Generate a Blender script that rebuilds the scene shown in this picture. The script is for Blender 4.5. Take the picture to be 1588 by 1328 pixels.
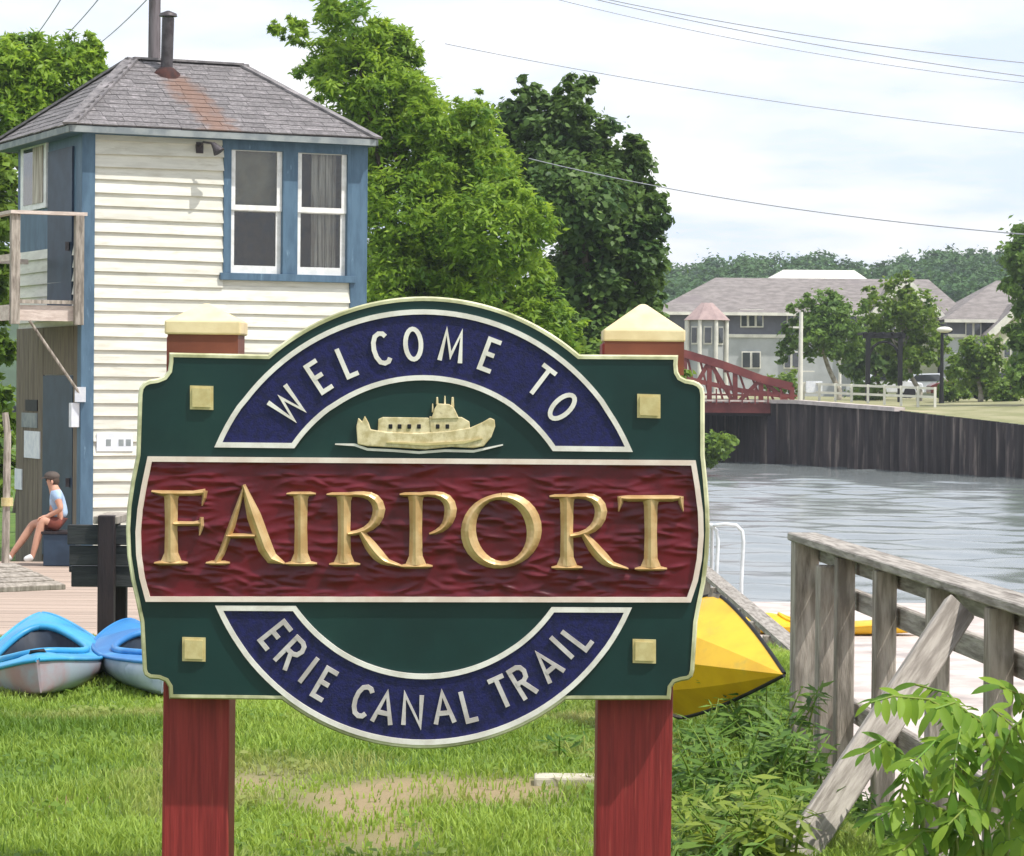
import bpy, bmesh, math, random
import numpy as np
from mathutils import Vector, Matrix

random.seed(7)
rng = np.random.default_rng(7)
R = math.radians
scene = bpy.context.scene
for o in list(bpy.data.objects):
    bpy.data.objects.remove(o, do_unlink=True)

# ------------------------------------------------------------------ camera
FPX, CX, CY, HC = 4400.0, 794.0, 664.0, 1.65
PITCH = math.atan(64.0 / FPX)
ROLL = R(0.5)
CAM = Vector((0, 0, HC))
FW = Vector((0, math.cos(PITCH), -math.sin(PITCH)))
_r = Vector((1, 0, 0)); _u = _r.cross(FW)
RT = _r * math.cos(ROLL) + _u * math.sin(ROLL)
UP = RT.cross(FW)
cd = bpy.data.cameras.new('camera'); cam = bpy.data.objects.new('camera', cd)
scene.collection.objects.link(cam)
cam.matrix_world = Matrix.Translation(CAM) @ Matrix((RT, UP, -FW)).transposed().to_4x4()
cd.sensor_width = 36; cd.sensor_fit = 'HORIZONTAL'; cd.lens = 36 * FPX / 1588.0
cd.clip_start = 0.1; cd.clip_end = 9000
scene.camera = cam

# ------------------------------------------------------------------ sky and sun
SUN_DIR = Vector((0.50, -0.30, 1.0)).normalized()
elev = math.asin(SUN_DIR.z); azim = math.atan2(SUN_DIR.x, SUN_DIR.y)
world = bpy.data.worlds.new('World'); scene.world = world; world.use_nodes = True
nt = world.node_tree; nt.nodes.clear()
def N(t, **k):
    n = nt.nodes.new(t)
    for a, b in k.items(): setattr(n, a, b)
    return n
sky = N('ShaderNodeTexSky', sky_type='NISHITA', sun_disc=False, sun_elevation=elev, sun_rotation=azim,
        air_density=1.0, dust_density=2.0, ozone_density=1.5)
tc = N('ShaderNodeTexCoord')
sp = N('ShaderNodeSeparateXYZ'); nt.links.new(tc.outputs['Generated'], sp.inputs[0])
mz = N('ShaderNodeMath', operation='MAXIMUM'); nt.links.new(sp.outputs['Z'], mz.inputs[0]); mz.inputs[1].default_value = 0.0
az = N('ShaderNodeMath', operation='ADD'); nt.links.new(mz.outputs[0], az.inputs[0]); az.inputs[1].default_value = 0.12
dx = N('ShaderNodeMath', operation='DIVIDE'); nt.links.new(sp.outputs['X'], dx.inputs[0]); nt.links.new(az.outputs[0], dx.inputs[1])
dy = N('ShaderNodeMath', operation='DIVIDE'); nt.links.new(sp.outputs['Y'], dy.inputs[0]); nt.links.new(az.outputs[0], dy.inputs[1])
cb = N('ShaderNodeCombineXYZ'); nt.links.new(dx.outputs[0], cb.inputs[0]); nt.links.new(dy.outputs[0], cb.inputs[1])
no = N('ShaderNodeTexNoise'); no.inputs['Scale'].default_value = 1.55; no.inputs['Detail'].default_value = 7; no.inputs['Roughness'].default_value = 0.55
nt.links.new(cb.outputs[0], no.inputs['Vector'])
cr = N('ShaderNodeValToRGB'); cr.color_ramp.elements[0].position = 0.40; cr.color_ramp.elements[1].position = 0.60
cr.color_ramp.elements[0].color = (9.7, 11.0, 13.2, 1); cr.color_ramp.elements[1].color = (13.4, 13.3, 13.4, 1)
nt.links.new(no.outputs['Fac'], cr.inputs['Fac'])
mx = N('ShaderNodeMix', data_type='RGBA'); mx.inputs['Factor'].default_value = 0.9; nt.links.new(cr.outputs['Color'], mx.inputs['B'])
nt.links.new(sky.outputs['Color'], mx.inputs['A'])
bg = N('ShaderNodeBackground'); bg.inputs['Strength'].default_value = 0.10
nt.links.new(mx.outputs['Result'], bg.inputs['Color'])
wo = N('ShaderNodeOutputWorld'); nt.links.new(bg.outputs[0], wo.inputs['Surface'])

sl = bpy.data.lights.new('sun', 'SUN'); sl.energy = 4.7; sl.angle = R(0.7); sl.color = (1.0, 0.955, 0.89)
so = bpy.data.objects.new('sun', sl); scene.collection.objects.link(so)
so.rotation_euler = (-SUN_DIR).to_track_quat('-Z', 'Y').to_euler(); so.location = (20, -10, 60)
vs = scene.view_settings
vs.view_transform = 'Standard'; vs.look = 'None'; vs.gamma = 1.0; vs.exposure = -0.1; vs.use_curve_mapping = False
scene.render.engine = 'CYCLES'
scene.cycles.max_bounces = 6; scene.cycles.volume_bounces = 0; scene.cycles.transparent_max_bounces = 8

# ------------------------------------------------------------------ pixel -> place helpers
def ray(px, py): return FW * FPX + RT * (px - CX) - UP * (py - CY)
def P(px, py, d):
    r = ray(px, py); return CAM + r * (d / r.y)
def onz(px, py, z):
    r = ray(px, py); return CAM + r * ((z - HC) / r.z)
def onplane(px, py, p0, n):
    r = ray(px, py); return CAM + r * ((Vector(p0) - CAM).dot(n) / r.dot(n))
def px_per_m(d): return FPX / d
def sstep(a, b, x):
    t = min(1, max(0, (x - a) / (b - a))); return t * t * (3 - 2 * t)

# ------------------------------------------------------------------ materials
def srgb(r, g, b):
    return tuple(((c / 255) / 12.92 if c / 255 <= 0.04045 else ((c / 255 + 0.055) / 1.055) ** 2.4) for c in (r, g, b))
MATS = {}
def M(name, c1, c2=None, rough=0.6, scale=4.0, detail=5, stretch=(1, 1, 1), bump=0.0, bscale=None, bdist=0.01,
      metallic=0.0, spec=0.4, lo=0.35, hi=0.65, c3=None, s3=1.0, lo3=.55, hi3=.7, bstretch=None, rand=0.0):
    if name in MATS: return MATS[name]
    m = bpy.data.materials.new(name); m.use_nodes = True; t = m.node_tree; t.nodes.clear()
    L = t.links.new
    out = t.nodes.new('ShaderNodeOutputMaterial'); b = t.nodes.new('ShaderNodeBsdfPrincipled'); L(b.outputs[0], out.inputs[0])
    b.inputs['Roughness'].default_value = rough; b.inputs['Metallic'].default_value = metallic
    b.inputs['Specular IOR Level'].default_value = spec
    co = t.nodes.new('ShaderNodeTexCoord'); mp = t.nodes.new('ShaderNodeMapping'); L(co.outputs['Object'], mp.inputs['Vector'])
    mp.inputs['Scale'].default_value = stretch
    if rand > 0:
        oi0 = t.nodes.new('ShaderNodeObjectInfo'); vm = t.nodes.new('ShaderNodeVectorMath'); vm.operation = 'SCALE'; vm.inputs[0].default_value = (31, 17, 23); L(oi0.outputs['Random'], vm.inputs['Scale']); L(vm.outputs[0], mp.inputs['Location'])
    def ramp(sc, a, z, vec=mp):
        n = t.nodes.new('ShaderNodeTexNoise'); n.inputs['Scale'].default_value = sc; n.inputs['Detail'].default_value = detail
        n.inputs['Roughness'].default_value = 0.6
        L(vec.outputs[0], n.inputs['Vector'])
        r = t.nodes.new('ShaderNodeMapRange'); r.inputs['From Min'].default_value = a; r.inputs['From Max'].default_value = z
        r.interpolation_type = 'SMOOTHSTEP'
        L(n.outputs['Fac'], r.inputs['Value']); return r.outputs['Result'], n.outputs['Fac']
    col = None
    if c2 is None: c2 = tuple(x * 0.82 for x in c1)
    f, nf = ramp(scale, lo, hi)
    mxx = t.nodes.new('ShaderNodeMix'); mxx.data_type = 'RGBA'; L(f, mxx.inputs['Factor'])
    mxx.inputs['A'].default_value = (*c1, 1); mxx.inputs['B'].default_value = (*c2, 1); col = mxx.outputs['Result']
    if c3 is not None:
        f3, _ = ramp(s3, lo3, hi3)
        m3 = t.nodes.new('ShaderNodeMix'); m3.data_type = 'RGBA'; L(f3, m3.inputs['Factor']); L(col, m3.inputs['A'])
        m3.inputs['B'].default_value = (*c3, 1); col = m3.outputs['Result']
    if rand > 0:
        oi = t.nodes.new('ShaderNodeObjectInfo'); mr = t.nodes.new('ShaderNodeMapRange')
        mr.inputs['To Min'].default_value = 1 - rand; mr.inputs['To Max'].default_value = 1 + rand; L(oi.outputs['Random'], mr.inputs['Value'])
        hs = t.nodes.new('ShaderNodeHueSaturation'); L(col, hs.inputs['Color']); L(mr.outputs['Result'], hs.inputs['Value']); col = hs.outputs['Color']
    L(col, b.inputs['Base Color'])
    if bump > 0:
        mp2 = t.nodes.new('ShaderNodeMapping'); L(co.outputs['Object'], mp2.inputs['Vector']); mp2.inputs['Scale'].default_value = bstretch or stretch
        _, bf = ramp(bscale or scale * 3, 0, 1, mp2)
        bp = t.nodes.new('ShaderNodeBump'); bp.inputs['Strength'].default_value = bump; bp.inputs['Distance'].default_value = bdist
        L(bf, bp.inputs['Height']); L(bp.outputs[0], b.inputs['Normal'])
    MATS[name] = m; return m
def leafM(name, dark, light, trans=0.35, rough=0.5, third=None, tscale=.8, tlo=.5, thi=.68):
    if name in MATS: return MATS[name]
    m = bpy.data.materials.new(name); m.use_nodes = True; t = m.node_tree; t.nodes.clear(); L = t.links.new
    out = t.nodes.new('ShaderNodeOutputMaterial'); b = t.nodes.new('ShaderNodeBsdfPrincipled')
    b.inputs['Roughness'].default_value = rough; b.inputs['Specular IOR Level'].default_value = 0.35
    tr = t.nodes.new('ShaderNodeBsdfTranslucent'); mi = t.nodes.new('ShaderNodeMixShader'); mi.inputs[0].default_value = trans
    at = t.nodes.new('ShaderNodeAttribute'); at.attribute_name = 'tint'
    mx_ = t.nodes.new('ShaderNodeMix'); mx_.data_type = 'RGBA'; L(at.outputs['Fac'], mx_.inputs['Factor'])
    mx_.inputs['A'].default_value = (*dark, 1); mx_.inputs['B'].default_value = (*light, 1)
    if third:
        co = t.nodes.new('ShaderNodeTexCoord'); nz = t.nodes.new('ShaderNodeTexNoise'); nz.inputs['Scale'].default_value = tscale; nz.inputs['Detail'].default_value = 5; L(co.outputs['Object'], nz.inputs['Vector'])
        mr = t.nodes.new('ShaderNodeMapRange'); mr.inputs['From Min'].default_value = tlo; mr.inputs['From Max'].default_value = thi; L(nz.outputs['Fac'], mr.inputs['Value'])
        m3 = t.nodes.new('ShaderNodeMix'); m3.data_type = 'RGBA'; L(mr.outputs['Result'], m3.inputs['Factor']); L(mx_.outputs['Result'], m3.inputs['A']); m3.inputs['B'].default_value = (*third, 1); mx_ = m3
    L(mx_.outputs['Result'], b.inputs['Base Color'])
    h = t.nodes.new('ShaderNodeHueSaturation'); h.inputs['Hue'].default_value = 0.485; h.inputs['Value'].default_value = 1.25; L(mx_.outputs['Result'], h.inputs['Color'])
    L(h.outputs[0], tr.inputs['Color']); L(b.outputs[0], mi.inputs[1]); L(tr.outputs[0], mi.inputs[2]); L(mi.outputs[0], out.inputs[0])
    MATS[name] = m; return m

# ------------------------------------------------------------------ mesh builder and object linking
class MB:
    def __init__(s): s.v = []; s.f = []; s.smooth = set()
    def add(s, vs, fs, smooth=False):
        o = len(s.v); s.v += [Vector(a) for a in vs]
        for f in fs:
            if smooth: s.smooth.add(len(s.f))
            s.f.append(tuple(i + o for i in f))
        return s
    def hexa(s, b, t):   # 4 bottom, 4 top (same order)
        return s.add(list(b) + list(t), [(3, 2, 1, 0), (4, 5, 6, 7), (0, 1, 5, 4), (1, 2, 6, 5), (2, 3, 7, 6), (3, 0, 4, 7)])
    def box(s, c, size, X=Vector((1, 0, 0)), Y=Vector((0, 1, 0)), Z=Vector((0, 0, 1))):
        c = Vector(c); hx, hy, hz = [a / 2 for a in size]
        q = [c + X * (sx * hx) + Y * (sy * hy) + Z * (sz * hz) for sz in (-1, 1) for sx, sy in ((-1, -1), (1, -1), (1, 1), (-1, 1))]
        return s.hexa(q[:4], q[4:])
    def beam(s, p, q, w, h, up=Vector((0, 0, 1))):
        p = Vector(p); q = Vector(q); d = (q - p); L = d.length; d.normalize()
        side = d.cross(up)
        if side.length < 1e-4: side = d.cross(Vector((0, 1, 0)))
        side.normalize(); u = side.cross(d)
        return s.box((p + q) / 2, (w, L, h), side, d, u)
    def tube(s, pts, rad, n=8, cap=True):
        pts = [Vector(p) for p in pts]; k = len(pts)
        rad = [rad] * k if not hasattr(rad, '__len__') else rad
        vs = []; ref = None
        for i, p in enumerate(pts):
            d = (pts[min(i + 1, k - 1)] - pts[max(i - 1, 0)]).normalized()
            if ref is None: ref = d.orthogonal().normalized()
            a = (ref - d * ref.dot(d)).normalized(); ref = a; b = d.cross(a)
            for j in range(n):
                t = 2 * math.pi * j / n; vs.append(p + (a * math.cos(t) + b * math.sin(t)) * rad[i])
        fs = [(i * n + j, i * n + (j + 1) % n, (i + 1) * n + (j + 1) % n, (i + 1) * n + j) for i in range(k - 1) for j in range(n)]
        s.add(vs, fs, True)
        if cap: s.add([vs[j] for j in range(n)][::-1], [tuple(range(n))]); s.add(vs[-n:], [tuple(range(n))])
        return s
    def prism(s, front, back):
        n = len(front)
        return s.add(list(front) + list(back), [tuple(range(n)), tuple(range(2 * n - 1, n - 1, -1))] +
                     [(i, n + i, n + (i + 1) % n, (i + 1) % n) for i in range(n)])
    def ball(s, c, r, nu=10, nv=7, sc=(1, 1, 1)):
        c = Vector(c); vs = []
        for i in range(nv + 1):
            ph = math.pi * i / nv
            for j in range(nu):
                th = 2 * math.pi * j / nu
                vs.append(c + Vector((math.sin(ph) * math.cos(th) * sc[0], math.sin(ph) * math.sin(th) * sc[1], math.cos(ph) * sc[2])) * r)
        return s.add(vs, [(i * nu + j, (i + 1) * nu + j, (i + 1) * nu + (j + 1) % nu, i * nu + (j + 1) % nu) for i in range(nv) for j in range(nu)], True)

BASE = {}
def root_of(o):
    while o.parent: o = o.parent
    return o
def props(o, label=None, cat=None, group=None, kind=None):
    if label: o['label'] = label
    if cat: o['category'] = cat
    if group: o['group'] = group
    if kind: o['kind'] = kind
    return o
def thing(name, base, label, cat, group=None):
    o = bpy.data.objects.new(name, None); scene.collection.objects.link(o); o.location = base; o.empty_display_size = 0.1
    BASE[o.name] = Vector(base); return props(o, label, cat, group)
def link(name, me, parent=None, loc=None):
    o = bpy.data.objects.new(name, me); scene.collection.objects.link(o)
    if parent is not None: o.parent = parent
    return o
def mesh_of(name, mb, mat, off=Vector((0, 0, 0))):
    me = bpy.data.meshes.new(name); me.from_pydata([v - off for v in mb.v], [], mb.f)
    if mb.smooth:
        fl = [i in mb.smooth for i in range(len(mb.f))]; me.polygons.foreach_set('use_smooth', fl)
    me.materials.append(mat); me.update(); return me
def fixn(me):
    bm = bmesh.new(); bm.from_mesh(me); bmesh.ops.delete(bm, geom=[v for v in bm.verts if not v.link_faces], context='VERTS'); bmesh.ops.recalc_face_normals(bm, faces=bm.faces); bm.to_mesh(me); bm.free()
def part(name, mb, mat, parent=None, bevel=0, base=None, **kw):
    """one mesh object; world coordinates go in, the object sits at its thing's base"""
    if parent is not None: off = BASE[root_of(parent).name]
    else: off = Vector(base) if base is not None else Vector((0, 0, 0))
    me = mesh_of(name, mb, mat, off); fixn(me)
    o = link(name, me, parent)
    if parent is None: o.location = off; BASE[o.name] = off
    if bevel:
        b = o.modifiers.new('bevel', 'BEVEL'); b.width = bevel; b.segments = 2; b.limit_method = 'ANGLE'
    return props(o, **kw)
def piece(name, me, parent, mat4):
    """shared mesh placed by a world matrix under a thing"""
    o = link(name, me, parent); off = BASE[root_of(parent).name]
    o.matrix_basis = Matrix.Translation(-off) @ mat4; return o
def unit_box_mesh(name, mat, taper=0.0):
    mb = MB(); mb.box((0, 0, 0), (1, 1, 1)); return mesh_of(name, mb, mat)
def basis(X, Y, Z, loc):
    m = Matrix((X, Y, Z)).transposed().to_4x4(); m.translation = loc; return m

# fast leaf-quad meshes ------------------------------------------------------
def quads_mesh(name, V, tint, mat):
    """V (n,4,3) quads"""
    n = V.shape[0]; me = bpy.data.meshes.new(name)
    me.vertices.add(n * 4); me.vertices.foreach_set('co', V.reshape(-1).astype(np.float32))
    me.loops.add(n * 4); me.loops.foreach_set('vertex_index', np.arange(n * 4, dtype=np.int32))
    me.polygons.add(n); me.polygons.foreach_set('loop_start', np.arange(0, n * 4, 4, dtype=np.int32))
    me.polygons.foreach_set('loop_total', np.full(n, 4, dtype=np.int32))
    a = me.attributes.new('tint', 'FLOAT', 'FACE'); a.data.foreach_set('value', tint.astype(np.float32))
    me.materials.append(mat); me.update(calc_edges=True); return me
def nrm(a): return a / (np.linalg.norm(a, axis=-1, keepdims=True) + 1e-9)
def leaf_quads(C, Nn, D, length, width, fold=0.12):
    """centres C, normals Nn, leaf directions D -> diamond leaves"""
    D = nrm(D - Nn * (D * Nn).sum(-1, keepdims=True)); S = np.cross(D, Nn)
    l = length[:, None]; w = width[:, None]
    return np.stack([C - D * l * .5, C + S * w * .5 - D * l * .08 + Nn * w * fold, C + D * l * .5, C - S * w * .5 - D * l * .08 + Nn * w * fold], 1)
def crown_quads(blobs, n_leaf, length, aspect, droop=0.0, clump=0.26, per=26, up=0.6, tint_lo=0.0, tint_hi=1.0, shell=0.5, along=0.0):
    """blobs: (centre, radius, depth radius); leaves gather in clumps near the blob's outside"""
    vol = np.array([b[1] ** 2 for b in blobs]); vol /= vol.sum(); Vs = []; Ts = []
    for (c, r, rd), f in zip(blobs, vol):
        k = max(2, int(n_leaf * f / per)); c = np.array(c)
        dirs = nrm(rng.normal(size=(k, 3))); rad = shell + (1.04 - shell) * rng.random(k) ** 0.6
        sc = np.array([r, rd, r]); cc = c + dirs * rad[:, None] * sc
        ct = np.clip(rng.normal(0.5, 0.22, k), 0, 1)
        m = k * per; idx = np.repeat(np.arange(k), per)
        off = rng.normal(size=(m, 3)) * (clump * min(r, 1.2 + .3 * r)) * np.array([1, 1, .7]) * (1 + 1.6 * rng.random((m, 1)) ** 5)
        Cn = cc[idx] + off; Cn[:, 2] -= droop * np.linalg.norm(off, axis=1)
        Nn = nrm(dirs[idx] * 0.55 + np.array([0, 0, up]) + rng.normal(size=(m, 3)) * 0.5)
        D = rng.normal(size=(m, 3)) + off * along / (clump * r + 1e-6); D[:, 2] -= droop * 2
        ln = length * (0.65 + 0.7 * rng.random(m))
        Vs.append(leaf_quads(Cn, Nn, D, ln, ln * aspect))
        Ts.append(np.clip(tint_lo + (tint_hi - tint_lo) * (ct[idx] * .7 + .3 * rng.random(m)), 0, 1))
    return np.concatenate(Vs), np.concatenate(Ts)

# ------------------------------------------------------------------ palette
CREAM = srgb(238, 230, 196)
m_green = M('sign_green', srgb(8, 42, 40), srgb(12, 50, 48), rough=0.42, scale=3, bump=.12, bscale=90, bdist=.002, c3=srgb(24, 58, 52), s3=2.2, lo3=.52, hi3=.8)
m_blue = M('sign_blue', srgb(22, 24, 86), srgb(15, 17, 62), rough=0.5, scale=60, bump=.5, bscale=160, bdist=.004)
m_red = M('sign_red', srgb(104, 18, 32), srgb(78, 12, 24), rough=0.34, scale=8, bump=.1, bscale=120, bdist=.002)
m_white = M('sign_white', srgb(236, 232, 224), srgb(214, 208, 198), rough=0.5, scale=14)
m_cream = M('sign_cream', srgb(226, 212, 172), srgb(188, 172, 126), rough=0.5, scale=30, c3=srgb(150, 132, 96), s3=24, lo3=.55, hi3=.75)
m_rim = M('sign_rim', srgb(226, 224, 186), srgb(150, 150, 108), rough=0.5, scale=5)
m_gold = M('sign_gold', srgb(212, 182, 132), srgb(188, 152, 100), rough=0.34, scale=12, metallic=.25, spec=.6, bump=.15, bscale=60, bdist=.003)
m_square = M('sign_gold_square', srgb(206, 192, 140), srgb(192, 174, 120), rough=0.4, scale=25, bump=.2, bscale=40, bdist=.003)
m_postred = M('post_red', srgb(148, 48, 46), srgb(122, 36, 36), rough=0.55, scale=6, stretch=(10, 10, .45), bump=.55, bscale=9, bdist=.008, c3=srgb(164, 72, 62), s3=8, lo3=.58, hi3=.74)
m_cap = M('cap_cream', srgb(232, 214, 172), srgb(214, 192, 148), rough=0.6, scale=7, bump=.1)
m_siding = M('siding_cream', srgb(224, 222, 210), srgb(208, 206, 194), rough=0.6, scale=2.0, stretch=(1, 1, 6), c3=srgb(196, 192, 176), s3=3, lo3=.52, hi3=.76, rand=.09, bump=.2, bscale=14, bdist=.005)
m_hblue = M('house_blue', srgb(84, 112, 134), srgb(70, 96, 118), rough=0.55, scale=3, stretch=(3, 3, .7), c3=srgb(120, 148, 168), s3=5, lo3=.62, hi3=.78, bump=.2, bscale=20, bdist=.004)
m_hdark = M('house_dark_blue', srgb(46, 64, 84), srgb(34, 50, 68), rough=0.5, scale=3)
m_sash = M('sash_white', srgb(240, 240, 238), srgb(220, 220, 216), rough=0.5, scale=8)
m_shingle = M('roof_shingle', srgb(128, 124, 124), srgb(98, 95, 97), rough=0.9, scale=9, c3=srgb(150, 144, 146), s3=3, lo3=.5, hi3=.72, bump=.5, bscale=60, bdist=.01, rand=.16)
m_shingle_r = M('roof_shingle_rust', srgb(140, 112, 98), srgb(118, 106, 102), rough=0.9, scale=6, c3=srgb(124, 118, 118), s3=4, bump=.5, bscale=60, bdist=.01, rand=.14)
m_roofbase = M('roof_felt', srgb(88, 86, 92), srgb(70, 68, 74), rough=0.9, scale=9)
m_fascia = M('fascia_grey', srgb(150, 156, 156), srgb(120, 128, 132), rough=0.7, scale=4)
m_flue = M('flue_metal', srgb(86, 82, 84), srgb(62, 56, 58), rough=0.5, metallic=.4, scale=8)
m_rust = M('rusty_flashing', srgb(76, 44, 38), srgb(50, 34, 34), rough=0.85, scale=9)
m_weather = M('weathered_wood', srgb(172, 163, 152), srgb(126, 118, 108), rough=0.85, scale=7, stretch=(4, 4, .6), c3=srgb(80, 70, 62), s3=4, lo3=.56, hi3=.76, bump=.7, bscale=12, bdist=.012, rand=.10)
m_weather_h = M('weathered_wood_long', srgb(174, 167, 158), srgb(130, 123, 115), rough=0.85, scale=7, stretch=(5, .5, 5), c3=srgb(84, 74, 66), s3=4, lo3=.56, hi3=.76, bump=.7, bscale=12, bdist=.012, rand=.10)
m_pine = M('pink_wood', srgb(214, 200, 190), srgb(190, 174, 164), rough=0.75, scale=6, stretch=(1, 1, 4), bump=.3)
m_deck = M('deck_wood', srgb(186, 166, 150), srgb(158, 140, 128), rough=0.8, scale=5, stretch=(.7, 5, 5), bump=.3, rand=.10)
m_dark = M('dark_stain', srgb(58, 60, 60), srgb(40, 42, 44), rough=0.6, scale=5, stretch=(.6, 4, 4), bump=.4, bscale=14, rand=.12)
m_darkpost = M('dark_post', srgb(48, 38, 40), srgb(34, 28, 32), rough=0.7, scale=6, stretch=(4, 4, .6), bump=.3)
m_kblue = M('kayak_blue', srgb(56, 160, 206), srgb(42, 138, 188), rough=0.42, scale=2, spec=.5, c3=srgb(86, 172, 204), s3=3)
m_kin = M('kayak_inside_shade', srgb(34, 52, 72), srgb(24, 36, 52), rough=.6, scale=4)  # cockpit recess shade put into the colour of the inner faces
m_kblue2 = M('kayak_deep_blue', srgb(50, 132, 196), srgb(38, 112, 176), rough=0.42, scale=2, spec=.5, c3=srgb(78, 150, 200), s3=3)
m_khull = M('kayak_hull_white', srgb(176, 190, 200), srgb(140, 158, 174), rough=0.4, scale=3)
m_kpink = M('kayak_hull_pink', srgb(170, 134, 138), srgb(160, 172, 184), rough=0.4, scale=3)
m_black = M('black_rubber', srgb(28, 28, 32), srgb(18, 18, 22), rough=0.6, scale=10)
m_yellow = M('kayak_yellow', srgb(234, 188, 28), srgb(216, 166, 22), rough=0.38, scale=3, spec=.5, c3=srgb(196, 164, 60), s3=5, lo3=.58, hi3=.8, bump=.15, bscale=30, bdist=.004)
m_concrete = M('concrete', srgb(206, 194, 188), srgb(182, 170, 164), rough=0.9, scale=2, c3=srgb(160, 150, 146), s3=.8, bump=.3, bscale=40, bdist=.01)
m_slab = M('pale_slab', srgb(196, 190, 172), srgb(168, 160, 140), rough=0.9, scale=12, bump=.4, bscale=30)
m_bark = M('bark', srgb(92, 80, 68), srgb(60, 52, 44), rough=0.9, scale=4, stretch=(4, 4, 1), bump=.6, bscale=10)
m_pale_bark = M('pale_bark', srgb(176, 170, 158), srgb(130, 124, 112), rough=0.9, scale=4, bump=.4)
m_stem = M('green_stem', srgb(96, 140, 44), srgb(120, 130, 50), rough=0.6, scale=10)
m_wire = M('wire_grey', srgb(176, 176, 184), srgb(160, 160, 168), rough=0.7)
m_pole = M('utility_pole_wood', srgb(120, 112, 116), srgb(92, 84, 86), rough=0.9, scale=4, stretch=(4, 4, .5), bump=.3)
m_paper = M('paper_white', srgb(232, 234, 238), srgb(214, 218, 226), rough=0.7, scale=10)
m_beige = M('beige_board', srgb(124, 114, 98), srgb(104, 94, 82), rough=0.8, scale=4, stretch=(4, 4, .5), rand=.06, bump=.2)
m_glass = M('window_glass', (0.035, 0.04, 0.045), (0.05, 0.055, 0.06), rough=0.03, scale=1, spec=0.8)
m_curtain = M('curtain', srgb(206, 198, 186), srgb(150, 138, 126), rough=0.9, scale=8, stretch=(3, 3, .2))
m_room = M('room_dark', srgb(120, 108, 100), srgb(90, 80, 76), rough=0.9, scale=2)
m_blind = M('blind_olive', srgb(150, 142, 122), srgb(132, 124, 106), rough=0.9, scale=4)
# panes let the room behind show
def glassM():
    m = bpy.data.materials.new('pane_glass'); m.use_nodes = True; t = m.node_tree; t.nodes.clear()
    o = t.nodes.new('ShaderNodeOutputMaterial'); g = t.nodes.new('ShaderNodeBsdfGlossy'); g.inputs['Roughness'].default_value = .03
    tr = t.nodes.new('ShaderNodeBsdfTransparent'); tr.inputs['Color'].default_value = (.86, .9, .9, 1)
    nz = t.nodes.new('ShaderNodeTexNoise'); nz.inputs['Scale'].default_value = 2.2
    bp = t.nodes.new('ShaderNodeBump'); bp.inputs['Strength'].default_value = .12; bp.inputs['Distance'].default_value = .05
    t.links.new(nz.outputs[0], bp.inputs['Height']); t.links.new(bp.outputs[0], g.inputs['Normal'])
    fr = t.nodes.new('ShaderNodeFresnel'); fr.inputs[0].default_value = 1.5
    ad = t.nodes.new('ShaderNodeMath'); ad.operation = 'ADD'; ad.inputs[1].default_value = .06; t.links.new(fr.outputs[0], ad.inputs[0])
    mi = t.nodes.new('ShaderNodeMixShader'); t.links.new(ad.outputs[0], mi.inputs[0]); t.links.new(tr.outputs[0], mi.inputs[1]); t.links.new(g.outputs[0], mi.inputs[2])
    t.links.new(mi.outputs[0], o.inputs[0]); return m
m_pane = glassM()

# ================================================================== THE SETTING
def lawn_edge(d):      # right edge of the lawn: the fence line, then the bank of the canal
    pts = [(-10, 3.4), (5, 2.42), (10.8, 2.0), (14.4, 1.74), (38, 1.85), (44, 2.2), (60, 3.0), (80, 3.4), (110, 2.0), (128, -4.0), (150, -12)]
    for (a, x0), (b, x1) in zip(pts, pts[1:]):
        if d <= b: return x0 + (x1 - x0) * max(0, (d - a)) / (b - a)
    return pts[-1][1]
def lawn_z(x, d):
    return -0.92 * sstep(17.6, 24, d) - .46 * sstep(lawn_edge(d) - .85, lawn_edge(d) - .05, x) * sstep(8, 9.5, d) * (1 - sstep(15, 17, d)) + 0.012 * math.sin(x * 2.1 + 1) * math.sin(d * 1.7) * (1 - sstep(17, 20, d))
rows = [-10, -6, -3] + [0.25 * k for k in range(0, 100)] + [26, 30, 36, 40, 44, 50, 60, 70, 80, 95, 110, 120, 128, 140, 150]
mb = MB(); nx = 141; vs = []
for d in rows:
    e = lawn_edge(d)
    for j in range(nx):
        t = j / (nx - 1); x = e - 90 * (1 - t) ** 2.6
        vs.append((x, d, lawn_z(x, d)))
    vs.append((e + .002, d, -2.6))
fs = []
w = nx + 1
for i in range(len(rows) - 1):
    for j in range(nx): fs.append((i * w + j, i * w + j + 1, (i + 1) * w + j + 1, (i + 1) * w + j))
mb.add(vs, fs)
m_lawn = M('lawn_soil', srgb(92, 118, 44), srgb(70, 98, 34), rough=0.95, scale=2.2, c3=srgb(150, 122, 92), s3=.9, lo3=.58, hi3=.70, bump=.6, bscale=50, bdist=.02)
lawn = part('lawn', mb, m_lawn, kind='structure')
def fbm0(x, y, sc, seed):
    r_ = np.random.default_rng(seed); v = np.zeros_like(x)
    for k in range(18):
        a = r_.uniform(0, 6.28); f = sc * r_.uniform(.5, 2.6); v = v + np.sin((x * math.cos(a) + y * .55 * math.sin(a)) * f + r_.uniform(0, 6.28)) / 18 ** .5
    return v
def bare_f(x, d): return np.clip(1 + .75 * fbm0(x, d, 5.5, 21), 0, 2) * bare_g(x, d)
def bare_g(x, d): return np.exp(-(((x + .62) / .62) ** 2 + ((d - 11.15) / .62) ** 2)) + .45 * np.exp(-(((x + .3) / .6) ** 2 + ((d - 10.2) / .35) ** 2)) + .45 * np.exp(-(((x + .05) / .5) ** 2 + ((d - 11.6) / .35) ** 2)) + .25 * np.exp(-(((x + 1.05) / .25) ** 2 + ((d - 11.9) / .8) ** 2))
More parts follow.
